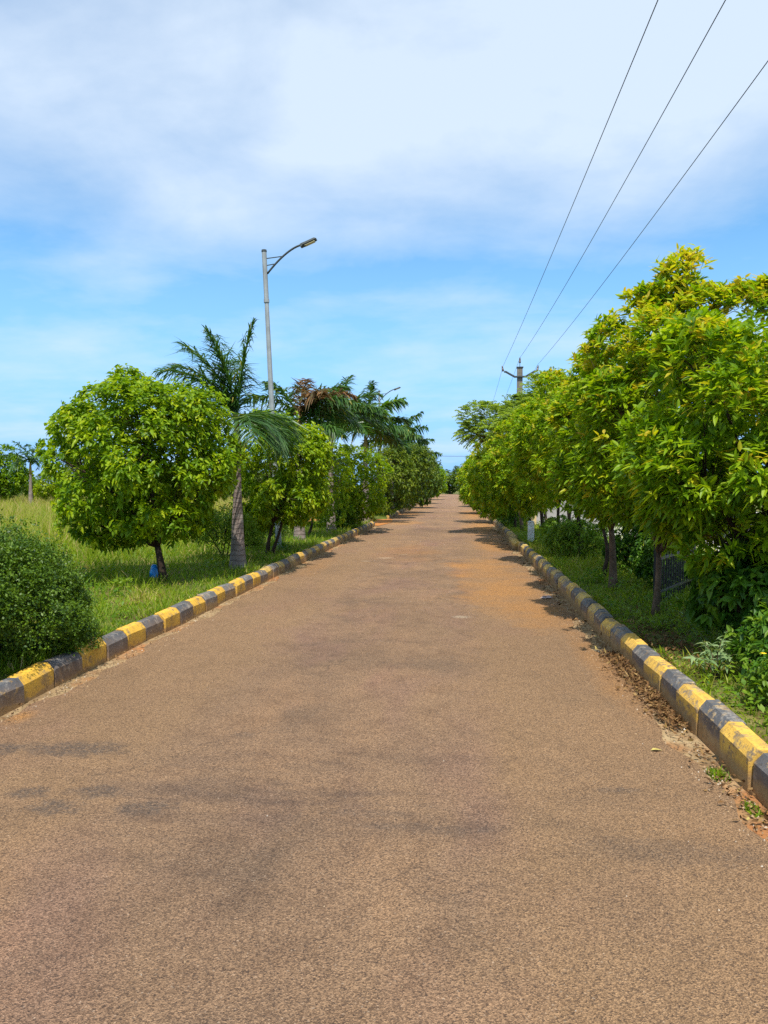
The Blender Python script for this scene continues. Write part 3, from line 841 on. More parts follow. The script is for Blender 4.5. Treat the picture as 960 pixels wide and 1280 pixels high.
rtree('feathery tree filling the gap below the power pole', 2.7, 22.0, 2.2, 3.3, 1.1, 1.0, 56, name='feathery_tree', ncl=900, per=20, seg=2, whorl='feather', mat='feather_leaf', leaf=(0.10, .04, .3), trunk_r=.05, nsub=14, fork_h=1.3, tintm=(.45, .2), fill=.15)


# far trees across the end of the road and beyond the meadow
def ftree(label, x, y, rx, rz, seed, mat='deep_leaf', group='trees closing the end of the road', cz=None, **kw):
    cz = cz if cz is not None else rz + .3
    return tree('distant_tree', label, 'tree', group, (x, y), (x, y, cz, rx, rx, rz), kw.pop('leaf', (.5, .24, .3)), mat, seed=seed, ncl=kw.pop('ncl', 420), per=6, seg=2, trunk_r=.12, bark='dark_bark',
                nsub=14, fork_h=.8, low=.5, twigs=20, **kw)


ftree('dark round tree dead ahead where the road ends', -1.2, 142, 2.6, 2.3, 61)
ftree('tall dark tree at the road end, against the sky', 1.6, 150, 2.6, 3.1, 62)
ftree('low green tree at the road end beside the left row', -5.2, 146, 2.6, 2.6, 63, mat='round_leaf')
ftree('dark tree behind the right row at the road end', 5.5, 148, 3.0, 3.2, 64)
ML = 'trees beyond the meadow'
ftree('bushy tree beyond the meadow with a pale knobbly top', -32.0, 50, 1.9, 2.0, 71, mat='round_leaf', group=ML, leaf=(.24, .13, .3), ncl=1100, tintm=(.35, .2), extra=((-31.7, 50, 4.0, .6), (-32.9, 50, 3.6, .8)))
ftree('low dull bush tree at the meadow edge, cut by the picture edge', -33.4, 47, 2.0, 1.7, 72, mat='shrub_leaf', group=ML, leaf=(.22, .11, .3), ncl=1000, tintm=(.9, .2))
ftree('yellowish bush beyond the meadow beside the small palm', -26.6, 47, 1.6, 1.15, 73, mat='round_leaf', group=ML, leaf=(.18, .09, .3), ncl=900, tintm=(.75, .2))
ftree('green tree beyond the meadow behind the small palm', -28.0, 55, 2.3, 2.4, 74, mat='deep_leaf', group=ML, leaf=(.26, .13, .3), ncl=1100, tintm=(.7, .2))
ftree('green tree beyond the meadow showing under the big round tree', -24.0, 58, 2.4, 2.0, 75, mat='deep_leaf', group=ML, leaf=(.26, .13, .3), ncl=900, tintm=(.7, .2))
ftree('dark tree beyond the meadow seen past the round tree', -19.5, 60, 2.4, 1.9, 76, mat='deep_leaf', group=ML, leaf=(.26, .13, .3), ncl=800, tintm=(.6, .2))
ftree('olive tree beyond the meadow behind the grey based palm', -15.5, 55, 2.4, 1.8, 77, mat='deep_leaf', group=ML, leaf=(.26, .13, .3), ncl=800, tintm=(.7, .2))
ftree('wide olive tree beyond the meadow near the dirt track', -11.5, 50, 2.4, 1.8, 78, mat='deep_leaf', group=ML, leaf=(.26, .13, .3), ncl=800, tintm=(.6, .2))


def treeline():
    r = np.random.default_rng(90)
    g = Geo()
    for k in range(54):
        x = -78 + k * 1.25 + r.uniform(-.6, .6)
        y = 72 + r.uniform(-4, 8)
        h = r.uniform(1.2, 2.6)
        n = 260
        P = np.array([x, y, h * .55]) + unit(r, n) * np.array([1.7, 1.7, h * .6]) * (r.uniform(.3, 1, n) ** .4)[:, None]
        P = P[P[:, 2] > 0]
        m = len(P)
        g.leaves(P, unit(r, m), .42 * r.uniform(.6, 1.2, m), .2, .2, np.clip(r.normal(.45, .2, m) + r.normal(0, .12), 0, 1), 2, .6, r)
    tag(g.build('far_treeline', 'deep_leaf'), 'distant line of scrub where the meadow ends', None, None, 'stuff')


treeline()


# ------------------------------------------------------------------ palms
def frond_geo(r, length, e0, bend, az, leaf_len, leaf_w, pairs=44, fluff=0.5, tm=.45, wind=(0, 0, 0), sag=.45, dry=0.0):
    g = Geo()
    n = 12
    t = np.linspace(0, 1, n)
    e = e0 - bend * t ** 1.25
    ca, sa = math.cos(az), math.sin(az)
    step = length / (n - 1)
    pts = [np.zeros(3)]
    for k in range(1, n):
        el = (e[k] + e[k - 1]) / 2
        pts.append(pts[-1] + step * np.array([math.cos(el) * ca, math.cos(el) * sa, math.sin(el)]))
    pts = np.array(pts) + (t ** 2)[:, None] * np.array(wind)
    g.tube(pts, 0.020 * (length / 2) * (1 - .85 * t) + .003, 5)
    ts = np.repeat(np.linspace(.10, .995, pairs), 2)
    idx = ts * (n - 1)
    i0 = np.minimum(idx.astype(int), n - 2)
    f = (idx - i0)[:, None]
    P = pts[i0] * (1 - f) + pts[i0 + 1] * f
    tan = pts[i0 + 1] - pts[i0]
    tan /= np.linalg.norm(tan, axis=1)[:, None]
    side = np.cross(tan, [0, 0, 1.0])
    nn = np.linalg.norm(side, axis=1)[:, None]
    side = np.where(nn < .05, np.array([-sa, ca, 0.0]), side / (nn + 1e-9))
    up = np.cross(side, tan)
    N = len(ts)
    sg = np.where(np.arange(N) % 2 == 0, 1, -1)[:, None]
    D = side * sg + tan * r.uniform(.5, 1.0, N)[:, None] + up * r.normal(.15, fluff, N)[:, None]
    D = D + np.array(wind) * .5
    L = leaf_len * (np.sin(PI * np.clip(.14 + .80 * ts, 0, 1)) ** .7) * r.uniform(.8, 1.15, N)
    tint = np.clip(r.normal(tm, .16, N) + (r.uniform(0, 1, N) < .06) * .4, 0, 1)
    g.leaves(P, D, L, leaf_w * r.uniform(.8, 1.2, N), sag * r.uniform(.5, 1.6, N), tint, 1, .4, r)
    return g


def palm(label, x, d, trunk_h, seed, n=11, flen=1.9, trunk_r=.12, bulge=.24, dry=(), bright=(), leaf_len=.42, leaf_w=.028, pairs=44, wind=(0, 0, 0), shaft=.75, els=None, lean=(0, 0), fluff=.5, sag=.5, bendk=.72):
    r = np.random.default_rng(seed)
    y = yd(x, d)
    root = empty('royal_palm', (x, y, float(ground_z(x, y))), (0, 0, 0))
    tag(root, label, 'palm tree', 'palms behind the left kerb')
    g = Geo()
    t = np.linspace(0, 1, 14)
    prof = trunk_r * (.62 + .38 * np.exp(-((t - .3) / .35) ** 2)) + (bulge - trunk_r) * np.exp(-t * 8.0)
    pts = np.stack([t * lean[0], t * lean[1], -.1 + t * (trunk_h - shaft + .1)], -1)
    prof = prof * (1 + .025 * np.sin(t * 60))
    g.tube(pts, prof, 12)
    g.build('trunk', 'palm_bark', root, smooth=True)
    g = Geo()
    t = np.linspace(0, 1, 8)
    top = np.array([lean[0], lean[1], trunk_h - shaft])
    g.tube(top + np.stack([t * 0, t * 0, t * shaft], -1), trunk_r * (.68 - .34 * t + .1 * np.sin(t * PI)), 10)
    g.build('crownshaft', 'crownshaft_skin', root, smooth=True)
    head = np.array([lean[0], lean[1], trunk_h])
    for k in range(n):
        az = k * 2.39996 + r.uniform(-.25, .25) + seed
        if els:
            e0, bd, az, fl = els[k % len(els)]
            e0, bd, az = R(e0), R(bd * bendk), R(az)
        else:
            q = k / max(1, n - 1)
            e0 = R(82) - q * R(62) + r.uniform(-.1, .1)
            bd = R(50) + q * R(65) + r.uniform(-.1, .2)
            fl = r.uniform(.85, 1.1)
        mat = 'dry_palm_leaf' if k in dry else ('bright_palm_leaf' if k in bright else 'palm_leaf')
        fg = frond_geo(r, flen * fl, e0, bd, az, leaf_len, leaf_w, pairs, fluff, .45, wind, sag)
        fo = fg.build('frond', mat, root)
        fo.location = head
        if k in dry:
            fo['label'] = 'dried orange brown frond'


palm('tall palm with swollen grey base and ragged upright fronds', -3.83, 13.1, 2.62, 3, n=15, flen=1.66, trunk_r=.105, bulge=.25, leaf_len=.72, leaf_w=.022, pairs=84, shaft=.72, fluff=.22, sag=.45, bendk=.95,
     els=[(86, 14, 20, 1.08), (74, 50, 172, 1.08), (62, 70, 195, 1.0), (56, 85, 150, .95), (80, 26, 150, 1.02), (14, 95, -10, .62), (38, 95, 165, .9), (30, 95, 50, .8), (18, 90, -60, .85), (30, 95, 225, .9), (70, 50, 110, 1.0), (5, 80, -5, .65), (82, 25, 200, 1.0), (68, 66, 182, .95), (12, 85, 20, .5)])
palm('palm with dried orange brown fronds beside the nearer lamp post', -4.15, 19.8, 3.20, 4, n=12, flen=1.75, trunk_r=.12, bulge=.24, leaf_len=.60, leaf_w=.044, pairs=70, dry=(0, 7, 8), fluff=.4, sag=.45,
     els=[(58, 110, 0, 1.0), (66, 100, 20, 1.0), (48, 110, -15, 1.05), (70, 80, 160, .9), (40, 105, 30, 1.0), (55, 105, 170, 1.0), (22, 90, 5, 1.0), (60, 110, -50, .9), (75, 70, 90, .9), (30, 100, 200, .9), (5, 70, -30, .9), (10, 80, 120, .9)])
palm('palm with loose grey green fronds behind the dried one', -3.95, 23.6, 3.35, 5, n=11, flen=2.0, trunk_r=.12, bulge=.24, leaf_len=.66, leaf_w=.050, dry=(7,), pairs=70, sag=.4, fluff=.35,
     els=[(78, 60, 60, 1.0), (62, 95, 10, 1.0), (70, 80, 170, .95), (45, 100, -20, 1.0), (50, 105, 150, 1.0), (30, 95, 30, 1.0), (60, 80, -70, .9), (20, 90, 185, 1.0), (15, 80, -40, .9), (66, 70, 110, .9), (35, 95, -5, 1.0)])
palm('largest dense palm with broad dark drooping fronds before the farther lamp', -3.75, 31.0, 3.75, 6, n=13, flen=2.3, trunk_r=.13, bulge=.26, leaf_len=.78, leaf_w=.075, bright=(2, 5), pairs=74, fluff=.35, sag=.5,
     els=[(86, 25, 60, 1.0), (76, 95, 170, 1.05), (70, 85, 10, 1.0), (60, 110, 190, 1.0), (74, 110, 0, 1.0), (55, 110, -60, .95), (45, 105, 150, 1.0), (50, 110, 25, 1.0), (30, 90, -15, .9), (66, 90, 90, 1.0), (20, 80, 200, .9), (15, 75, 50, .9), (62, 90, -100, .9)])
palm('palm with one thick frond swept out towards the road', -3.30, 38.0, 3.6, 7, n=10, flen=2.1, trunk_r=.13, bulge=.26, leaf_len=.60, leaf_w=.080, pairs=60, fluff=.55, sag=.6,
     els=[(62, 52, 5, 1.1), (50, 80, 0, 1.0), (75, 60, 160, .8), (40, 95, -30, .9), (35, 100, 20, 1.0), (30, 100, 170, .8), (80, 20, 40, .7), (20, 90, -60, .8), (10, 80, 60, .8), (55, 90, 190, .8)])
palm('small palm beyond the swept one, over the dark trees', -3.15, 52.0, 3.9, 8, n=9, flen=2.0, trunk_r=.13, bulge=.26, leaf_len=.60, leaf_w=.11, pairs=34, fluff=.6)
palm('last small palm before the road end gap', -3.05, 66.0, 4.0, 9, n=9, flen=2.1, trunk_r=.13, bulge=.26, leaf_len=.65, leaf_w=.13, pairs=30, fluff=.6)
palm('tiny palm far across the meadow', -27.3, 48.0, 2.9, 10, n=10, flen=2.0, trunk_r=.13, bulge=.26, leaf_len=.5, leaf_w=.08, pairs=24, fluff=.5)
bpy.data.objects['royal_palm.007']['group'] = ML


# ------------------------------------------------------------------ shrubs, weeds, grass
def shrub(name, label, x, y, rx, ry, rz, cz, leaf, mat, ncl, per, seed, group=None, tintm=(.4, .2), seg=2, nsub=18, sub_r=.34, whorl='spray', cat='shrub', stems=4, fill=.3, dip=.35):
    r = np.random.default_rng(seed)
    bz = float(ground_z(x, y))
    root = empty(name, (x, y, bz))
    tag(root, label, cat, group)
    C = np.array([0, 0, cz])
    RR = np.array([rx, ry, rz])
    dirs = unit(r, nsub)
    dirs[:, 2] = np.abs(dirs[:, 2]) * 1.35 - dip
    rad = r.uniform(.55, 1.4, nsub) * sub_r
    subs = C + dirs * RR * (1 - rad)[:, None]
    pick = r.choice(nsub, ncl)
    nrm = unit(r, ncl) + dirs[pick] * .5 + np.array([0, 0, .2])
    nrm /= np.linalg.norm(nrm, axis=1)[:, None]
    P = subs[pick] + nrm * (rad[pick][:, None] * RR) * (r.uniform(.6, 1.08, ncl) + (r.uniform(0, 1, ncl) < .05) * r.uniform(.1, .5, ncl))[:, None]
    nf = int(ncl * fill)
    P = np.vstack([P, C + unit(r, nf) * RR * (r.uniform(.2, .85, nf))[:, None]])
    A = np.vstack([nrm, unit(r, nf)])
    ok = P[:, 2] > .02
    P, A = P[ok], A[ok]
    n = len(P)
    ct = np.clip(r.normal(tintm[0], tintm[1], n), 0, 1)
    Pr, Ar = np.repeat(P, per, 0), np.repeat(A, per, 0)
    N = len(Pr)
    if whorl == 'spray':
        D = Ar * .5 + unit(r, N)
        Pr = Pr + unit(r, N) * (leaf[0] * r.uniform(.2, 1.8, N))[:, None]
    else:
        rd = np.cross(Ar, unit(r, N))
        rd /= np.linalg.norm(rd, axis=1)[:, None] + 1e-6
        D = Ar * r.uniform(.1, .8, N)[:, None] + rd
    g = Geo()
    g.leaves(Pr, D, leaf[0] * r.uniform(.6, 1.25, N), leaf[1] * r.uniform(.7, 1.25, N), leaf[2] * r.uniform(.3, 1.5, N), np.clip(np.repeat(ct, per) + r.normal(0, .1, N), 0, 1), seg, .5, r)
    g.build('foliage', mat, root)
    t = Geo()
    for k in range(stems):
        tgt = subs[k % nsub]
        t.tube([(r.uniform(-.05, .05), r.uniform(-.05, .05), -.05), tgt * np.array([.5, .5, .5]), tgt], [.014, .01, .005], 5)
    for c in P[r.choice(n, min(90, n), replace=False)]:
        k = np.argmin(((subs - c) ** 2).sum(1))
        t.tube([subs[k] * .6, subs[k] * .4 + c * .6 * .5 + subs[k] * .1, c], [.006, .004, .002], 3, cap=False)
    t.build('stem', 'dark_bark', root)
    return root


bush = shrub('roadside_bush', 'large dense dark green bush bulging over the kerb', -3.90, 5.85, .80, 1.40, .82, .54, (.026, .016, .15), 'shrub_leaf', 13500, 9, 101, tintm=(.82, .26), nsub=60, sub_r=.24, dip=.8)
bush.rotation_euler = (0, 0, .20)
shrub('wild_shrub', 'yellow green shrub leaning on the grey based palm', -4.55, 14.3, .75, .6, .62, .55, (.065, .022, .3), 'weed_leaf', 900, 8, 102, tintm=(.8, .2))
shrub('wild_shrub', 'tangled shrub under the two stemmed tree', -4.75, 17.6, .7, .8, .5, .45, (.06, .025, .3), 'weed_leaf', 700, 8, 103, tintm=(.6, .2))
shrub('wild_shrub', 'dark low shrub under the broad tree before the dirt track', -4.05, 24.8, .8, 1.3, .45, .35, (.08, .035, .3), 'shrub_leaf', 700, 8, 104, tintm=(.6, .2))
shrub('wild_shrub', 'dark low shrub at the edge of the dirt track', -4.2, 28.0, .8, .9, .5, .4, (.09, .04, .3), 'shrub_leaf', 600, 8, 105, tintm=(.6, .2))
shrub('wild_shrub', 'dark undergrowth bush beyond the dirt track', -4.2, 38.5, .9, 2.6, .8, .6, (.14, .06, .3), 'shrub_leaf', 800, 7, 106, tintm=(.4, .2))
shrub('wild_shrub', 'long dark undergrowth bush under the far olive trees', -4.1, 48.0, 1.0, 5.0, 1.0, .6, (.2, .09, .3), 'shrub_leaf', 900, 7, 107, tintm=(.4, .2))
# right verge
shrub('verge_shrub', 'lush dark broadleaf shrub under the tree at the picture edge', 2.62, 6.75, .55, .7, .55, .48, (.10, .055, .35), 'weed_leaf', 700, 7, 111, tintm=(.30, .2), seg=3, whorl='whorl')
shrub('verge_shrub', 'dark shrub in front of the black iron railing', 3.15, 8.35, .42, .40, .26, .2, (.08, .045, .35), 'weed_leaf', 450, 7, 112, tintm=(.25, .2), seg=3, whorl='whorl')
shrub('verge_shrub', 'light green leafy weed bush near the right kerb end', 2.25, 4.95, .34, .42, .22, .18, (.06, .030, .3), 'weed_leaf', 420, 7, 113, tintm=(.65, .2), seg=3, whorl='whorl')
shrub('verge_shrub', 'bushy weed between the light weed bush and dark shrub', 2.50, 5.75, .42, .42, .32, .26, (.075, .035, .3), 'weed_leaf', 420, 7, 114, tintm=(.5, .2), seg=3, whorl='whorl')
shrub('verge_shrub', 'yellow green bushy weeds around the bare tree stem', 2.45, 15.2, .7, 1.2, .45, .36, (.09, .022, .4), 'weed_leaf', 900, 8, 115, tintm=(.8, .2), whorl='whorl')
shrub('verge_shrub', 'green bushy weeds beside the short concrete post', 2.45, 17.6, .6, 1.2, .42, .34, (.09, .022, .4), 'weed_leaf', 800, 8, 116, tintm=(.7, .2), whorl='whorl')
shrub('verge_shrub', 'dark leafy shrub behind the thin forked tree', 3.05, 12.8, .6, .8, .48, .38, (.08, .04, .35), 'weed_leaf', 600, 7, 117, tintm=(.3, .2), seg=3, whorl='whorl')
shrub('verge_shrub', 'shady bush behind the pale straight stem', 3.1, 11.0, .5, .6, .40, .32, (.08, .04, .35), 'weed_leaf', 500, 7, 118, tintm=(.35, .2), seg=3, whorl='whorl')
shrub('verge_shrub', 'low dark bush at the foot of the bright far trees', 2.2, 28.5, .6, 3.0, .55, .4, (.10, .04, .35), 'weed_leaf', 800, 7, 119, tintm=(.3, .2))
shrub('verge_shrub', 'long dark bush under the far end of the right row', 2.2, 42.0, .7, 8.0, .7, .5, (.18, .08, .35), 'shrub_leaf', 900, 7, 120, tintm=(.5, .2))


def pale_weed(x, y, seed):
    r = np.random.default_rng(seed)
    root = empty('pale_weed', (x, y, float(ground_z(x, y))))
    tag(root, 'pale silvery weed with narrow leaves beside the black kerb stone', 'weed')
    g, s = Geo(), Geo()
    for k in range(11):
        az = r.uniform(0, 2 * PI)
        top = np.array([math.cos(az) * r.uniform(.05, .26), math.sin(az) * r.uniform(.05, .26), r.uniform(.16, .36)])
        s.tube([(0, 0, -.02), top * np.array([.3, .3, .6]), top], [.005, .004, .002], 4)
        m = 13
        D = unit(r, m) * np.array([1, 1, .25]) + np.array([0, 0, .12])
        P = top * r.uniform(.55, 1.02, m)[:, None]
        g.leaves(P, D, r.uniform(.07, .13, m), r.uniform(.018, .028, m), r.uniform(.1, .5, m), np.clip(r.normal(.6, .2, m), 0, 1), 3, .3, r)
    g.build('foliage', 'pale_weed_leaf', root)
    s.build('stem', 'bark', root)


pale_weed(1.98, 5.85, 131)


def flower_weed(label, x, y, h, seed):
    r = np.random.default_rng(seed)
    root = empty('flowering_weed', (x, y, float(ground_z(x, y))))
    tag(root, label, 'weed', 'yellow flowering weeds by the right kerb')
    g, s = Geo(), Geo()
    for k in range(9):
        az = r.uniform(0, 2 * PI)
        top = np.array([math.cos(az) * r.uniform(.03, .2), math.sin(az) * r.uniform(.03, .2), r.uniform(.5, 1) * h])
        s.tube([(0, 0, -.02), top * np.array([.4, .4, .6]), top], [.004, .003, .002], 4)
        m = 12
        g.leaves(top * r.uniform(.4, 1, m)[:, None], unit(r, m) * np.array([1, 1, .4]), r.uniform(.04, .075, m), r.uniform(.022, .034, m), r.uniform(.1, .5, m), np.clip(r.normal(.7, .2, m), 0, 1), 3, .3, r)
    g.build('foliage', 'weed_leaf', root)
    s.build('stem', 'bark', root)
    for k in range(2):
        f = Geo()
        az = np.linspace(0, 2 * PI, 8, endpoint=False)
        D = np.stack([np.cos(az), np.sin(az), np.full(8, .25)], -1)
        f.leaves(np.zeros((8, 3)), D, .024, .015, .1, .5, 2, .1, r)
        fo = f.build('blossom', 'yellow_petal', root)
        fo.location = (r.uniform(-.14, .05), r.uniform(-.12, .12), h * r.uniform(.95, 1.05))


flower_weed('yellow flowering weed beside the pale silvery weed', 2.12, 5.35, .28, 141)
flower_weed('taller yellow flowering weed in front of the dark broadleaf shrub', 2.42, 6.2, .62, 142)


# grass: nobody could count it
def grass(name, label, n, sampler, seed):
    r = np.random.default_rng(seed)
    x, y, h, w, t, lean = sampler(r, n)
    z = ground_z(x, y) - .01
    P = np.stack([x, y, z], -1)
    m = len(x)
    D = np.stack([r.normal(0, 1, m) * lean, r.normal(0, 1, m) * lean, np.ones(m)], -1)
    g = Geo()
    g.leaves(P, D, h * np.sqrt(1 + lean * lean), w, r.uniform(.05, .45, m), np.clip(t, 0, 1), 1, 1.5, r)
    o = g.build(name, 'grass_blade')
    tag(o, label, None, None, 'stuff')


def meadow(r, n):
    # denser near the camera
    y = 1.0 + (r.uniform(0, 1, n) ** 1.7) * 59
    x = KL - .22 - (r.uniform(0, 1, n) ** 1.35) * (4 + y * .72)
    ok = ~((y > GAP[0]) & (y < GAP[1]) & (x > -9))
    x, y = x[ok], y[ok]
    m = len(x)
    edge = np.clip((KL - .22 - x) / 3.0, 0, 1)
    pat = wob(x, y, .55, .7)
    pat2 = wob(x, y, 1.7, 2.1)
    tall = np.clip((KL - 2.6 - x) / 3.5, 0, 1) * np.clip((y - 9) / 5, 0, 1)
    h = (.09 + .15 * edge + .06 * pat2 + tall * (.38 + .28 * pat)) * r.uniform(.6, 1.35, m)
    h = h * (1.0 + .75 * wob(x, y, 2.6, .4)) * (1.15 + .0 * x)
    h = np.clip(h, .03, .95)
    w = (.006 + .00028 * y) * r.uniform(.7, 1.4, m)
    t = .40 + .14 * pat2 + r.normal(0, .15, m) + tall * .12 + np.clip(pat, 0, 1) * tall * .34 + (r.uniform(0, 1, m) < .10) * .4
    dryp = np.clip((y - 17) / 12, 0, 1) * np.clip((-x - 6) / 5, 0, 1)
    t = t + dryp * .22 * r.uniform(.3, 1.3, m)
    patch = np.exp(-(((x + 4.1) / .35) ** 2 + ((y - 9.3) / .7) ** 2)) + np.exp(-(((x + 7.6) / 1.0) ** 2 + ((y - 17.5) / 1.6) ** 2))
    t = t + patch * .35
    h = h + .28 * np.exp(-(((x + 8.0) / 1.2) ** 2 + ((y - 17.5) / 1.6) ** 2)) * r.uniform(.6, 1.3, m)
    return x, y, h, w, t, .35 + .25 * r.uniform(0, 1, m)


grass('meadow_grass', 'uneven green and straw coloured grass of the open meadow', 185000, meadow, 201)


def verge(r, n):
    y = 1.0 + (r.uniform(0, 1, n) ** 1.5) * 42
    x = KR + .2 + (r.uniform(0, 1, n) ** 1.2) * (2.2 + y * .10)
    m = len(x)
    pat = wob(x, y, 1.3, .3)
    h = (.07 + .06 * pat + .07 * np.clip((x - KR - .4) / 1.0, 0, 1)) * r.uniform(.6, 1.4, m)
    tallm = np.exp(-((y - 16) / 3.5) ** 2)
    h = np.clip(h + tallm * .18 * r.uniform(.3, 1.2, m), .025, .6)
    bare = np.exp(-(((x - 1.98) / .28) ** 2 + ((y - 7.0) / .8) ** 2))
    keep = r.uniform(0, 1, m) > bare * .93
    w = (.006 + .0003 * y) * r.uniform(.7, 1.4, m)
    t = .50 + .12 * pat + r.normal(0, .14, m) + tallm * .15
    lean = .45 + .3 * r.uniform(0, 1, m)
    return x[keep], y[keep], h[keep], w[keep], t[keep], lean[keep]


def meadow_weeds():
    r = np.random.default_rng(203)
    g = Geo()
    for k in range(420):
        y = 5.5 + r.uniform(0, 1) ** 1.5 * 30
        x = KL - .45 - r.uniform(0, 1) ** 1.2 * (3 + y * .6)
        if GAP[0] - .5 < y < GAP[1] + .5:
            continue
        if wob(x, y, .9, 1.1) < -.15:
            continue
        h = r.uniform(.08, .26) * (1 + .5 * (x < -6.5))
        n = int(r.uniform(26, 70))
        P = np.array([x, y, float(ground_z(x, y))]) + unit(r, n) * np.array([.2, .2, .0]) * r.uniform(.1, 1.1, n)[:, None] + np.stack([np.zeros(n), np.zeros(n), r.uniform(.02, 1, n) * h], -1)
        L = r.uniform(.03, .085) * r.uniform(.7, 1.2, n)
        g.leaves(P, unit(r, n) * np.array([1, 1, .5]) + np.array([0, 0, .2]), L, L * r.uniform(.25, .55), .25, np.clip(r.normal(r.uniform(.3, .95), .14, n), 0, 1), 2, .5, r)
    tag(g.build('meadow_weeds', 'weed_leaf'), 'low leafy weeds scattered through the meadow grass', None, None, 'stuff')


meadow_weeds()


def verge_weeds():
    r = np.random.default_rng(204)
    g = Geo()
    for k in range(330):
        y = 4.0 + r.uniform(0, 1) ** 1.4 * 26
        x = KR + .24 + r.uniform(0, 1) ** 1.1 * (1.3 + y * .05)
        if abs(x - 1.98) < .3 and abs(y - 7.0) < .8:
            continue
        h = r.uniform(.06, .22) * (1 + .5 * (x > 2.2))
        n = int(r.uniform(26, 64))
        P = np.array([x, y, float(ground_z(x, y))]) + unit(r, n) * np.array([.19, .19, .0]) * r.uniform(.1, 1.1, n)[:, None] + np.stack([np.zeros(n), np.zeros(n), r.uniform(.02, 1, n) * h], -1)
        L = r.uniform(.03, .08) * r.uniform(.7, 1.2, n)
        g.leaves(P, unit(r, n) * np.array([1, 1, .5]) + np.array([0, 0, .2]), L, L * r.uniform(.25, .55), .25, np.clip(r.normal(r.uniform(.5, 1.0), .14, n), 0, 1), 2, .5, r)
    tag(g.build('verge_weeds', 'weed_leaf'), 'low leafy weeds growing along the right verge', None, None, 'stuff')


verge_weeds()
grass('verge_grass', 'short green grass of the shaded verge', 60000, verge, 202)


def tuft_sampler(cx, cy, rx, ry, h0):
    def f(r, n):
        x = cx + r.normal(0, rx, n)
        y = cy + r.normal(0, ry, n)
        return x, y, h0 * r.uniform(.5, 1.3, n), np.full(n, .007), .4 + r.normal(0, .15, n), np.full(n, .6)
    return f


def tuft(label, cx, cy, rx, ry, h0, n, seed):
    r = np.random.default_rng(seed)
    x = r.normal(0, rx, n)
    y = r.normal(0, ry, n)
    P = np.stack([x, y, np.full(n, -.012)], -1)
    D = np.stack([r.normal(0, .6, n), r.normal(0, .6, n), np.ones(n)], -1)
    g = Geo()
    g.leaves(P * np.array([.35, .35, 1]) , D, h0 * r.uniform(.5, 1.4, n), .007, r.uniform(.1, .5, n), np.clip(.42 + r.normal(0, .15, n), 0, 1), 1, 1.5, r)
    o = g.build('grass_tuft', 'grass_blade')
    o.location = (cx, cy, 0)
    tag(o, label, 'grass tuft', 'grass tufts in the right gutter')


tuft('green grass tuft in the gutter at the yellow stone foot', 1.45, 4.22, .05, .10, .06, 160, 211)
tuft('straggly grass tuft at the nearest gutter end', 1.47, 3.78, .04, .12, .05, 120, 212)


def litter(name, label, n, fx, seed, size=.035, mat='litter_leaf', tm=.4):
    r = np.random.default_rng(seed)
    x, y = fx(r, n)
    P = np.stack([x, y, r.uniform(.004, .035, n)], -1)
    D = unit(r, n) * np.array([1, 1, .35])
    g = Geo()
    g.leaves(P, D, size * r.uniform(.5, 1.5, n), size * .5 * r.uniform(.6, 1.3, n), r.uniform(-.4, .3, n), np.clip(r.normal(tm, .22, n), 0, 1), 2, .6, r)
    o = g.build(name, mat)
    tag(o, label, None, None, 'stuff')


def gutter_right(r, n):
    y = np.where(r.uniform(0, 1, n) < .65, r.uniform(5.0, 7.2, n), 3.6 + r.uniform(0, 1, n) ** 1.6 * 16)
    x = KR - .02 - np.abs(r.normal(0, .085, n))
    return x, y


litter('fallen_leaves', 'brown dry leaves collected in the right gutter', 2600, gutter_right, 221)


def road_grit():
    """crumbs of stone and earth swept against both gutters, a few out on the road"""
    r = np.random.default_rng(223)
    n = 5200
    y = 2.2 + r.uniform(0, 1, n) ** 2.0 * 24
    left = KL + .05 + np.abs(r.normal(0, .14, n))
    right = KR - .04 - np.abs(r.normal(0, .16, n))
    mid = r.uniform(KL + .1, KR - .1, n)
    pk = r.uniform(0, 1, n)
    x = np.where(pk < .42, left, np.where(pk < .9, right, mid))
    sz = r.uniform(.003, .010, n) * np.where(pk < .9, 1, .7)
    c = np.stack([x, y, np.full(n, .004)], -1)
    a = r.uniform(0, 2 * PI, n)
    V = []
    for k in range(4):
        f = r.uniform(.6, 1.2, n)
        V.append(c + np.stack([np.cos(a + k * PI / 2) * sz * f, np.sin(a + k * PI / 2) * sz * f, np.full(n, -.004)], -1))
    V.append(c + np.stack([r.normal(0, .2, n) * sz, r.normal(0, .2, n) * sz, sz * r.uniform(.5, 1.1, n)], -1))
    V = np.stack(V, 1).reshape(-1, 3)
    b = np.arange(n)[:, None] * 5
    T = np.concatenate([b + [0, 1, 4], b + [1, 2, 4], b + [2, 3, 4], b + [3, 0, 4]])
    g = Geo()
    g.add(V, None, T, np.repeat(r.uniform(0, 1, n), 5))
    tag(g.build('gravel', 'grit_stone'), 'loose stone crumbs along both gutters', None, None, 'stuff')


leafmat('grit_stone', [(0.0, (0.10, 0.06, 0.035)), (0.5, (0.28, 0.17, 0.09)), (0.85, (0.40, 0.28, 0.16)), (1.0, (0.50, 0.45, 0.38))], 0.0, 0.9, 0.2, (1, 1, 1))
road_grit()


def left_gutter(r, n):
    y = 4.0 + r.uniform(0, 1, n) ** 1.5 * 20
    return KL + .03 + np.abs(r.normal(0, .07, n)), y


litter('fallen_leaves', 'sparse dry leaves in the left gutter', 260, left_gutter, 224, .03)


def bare_patch(r, n):
    return 1.95 + r.normal(0, .2, n), 7.0 + r.normal(0, .7, n)


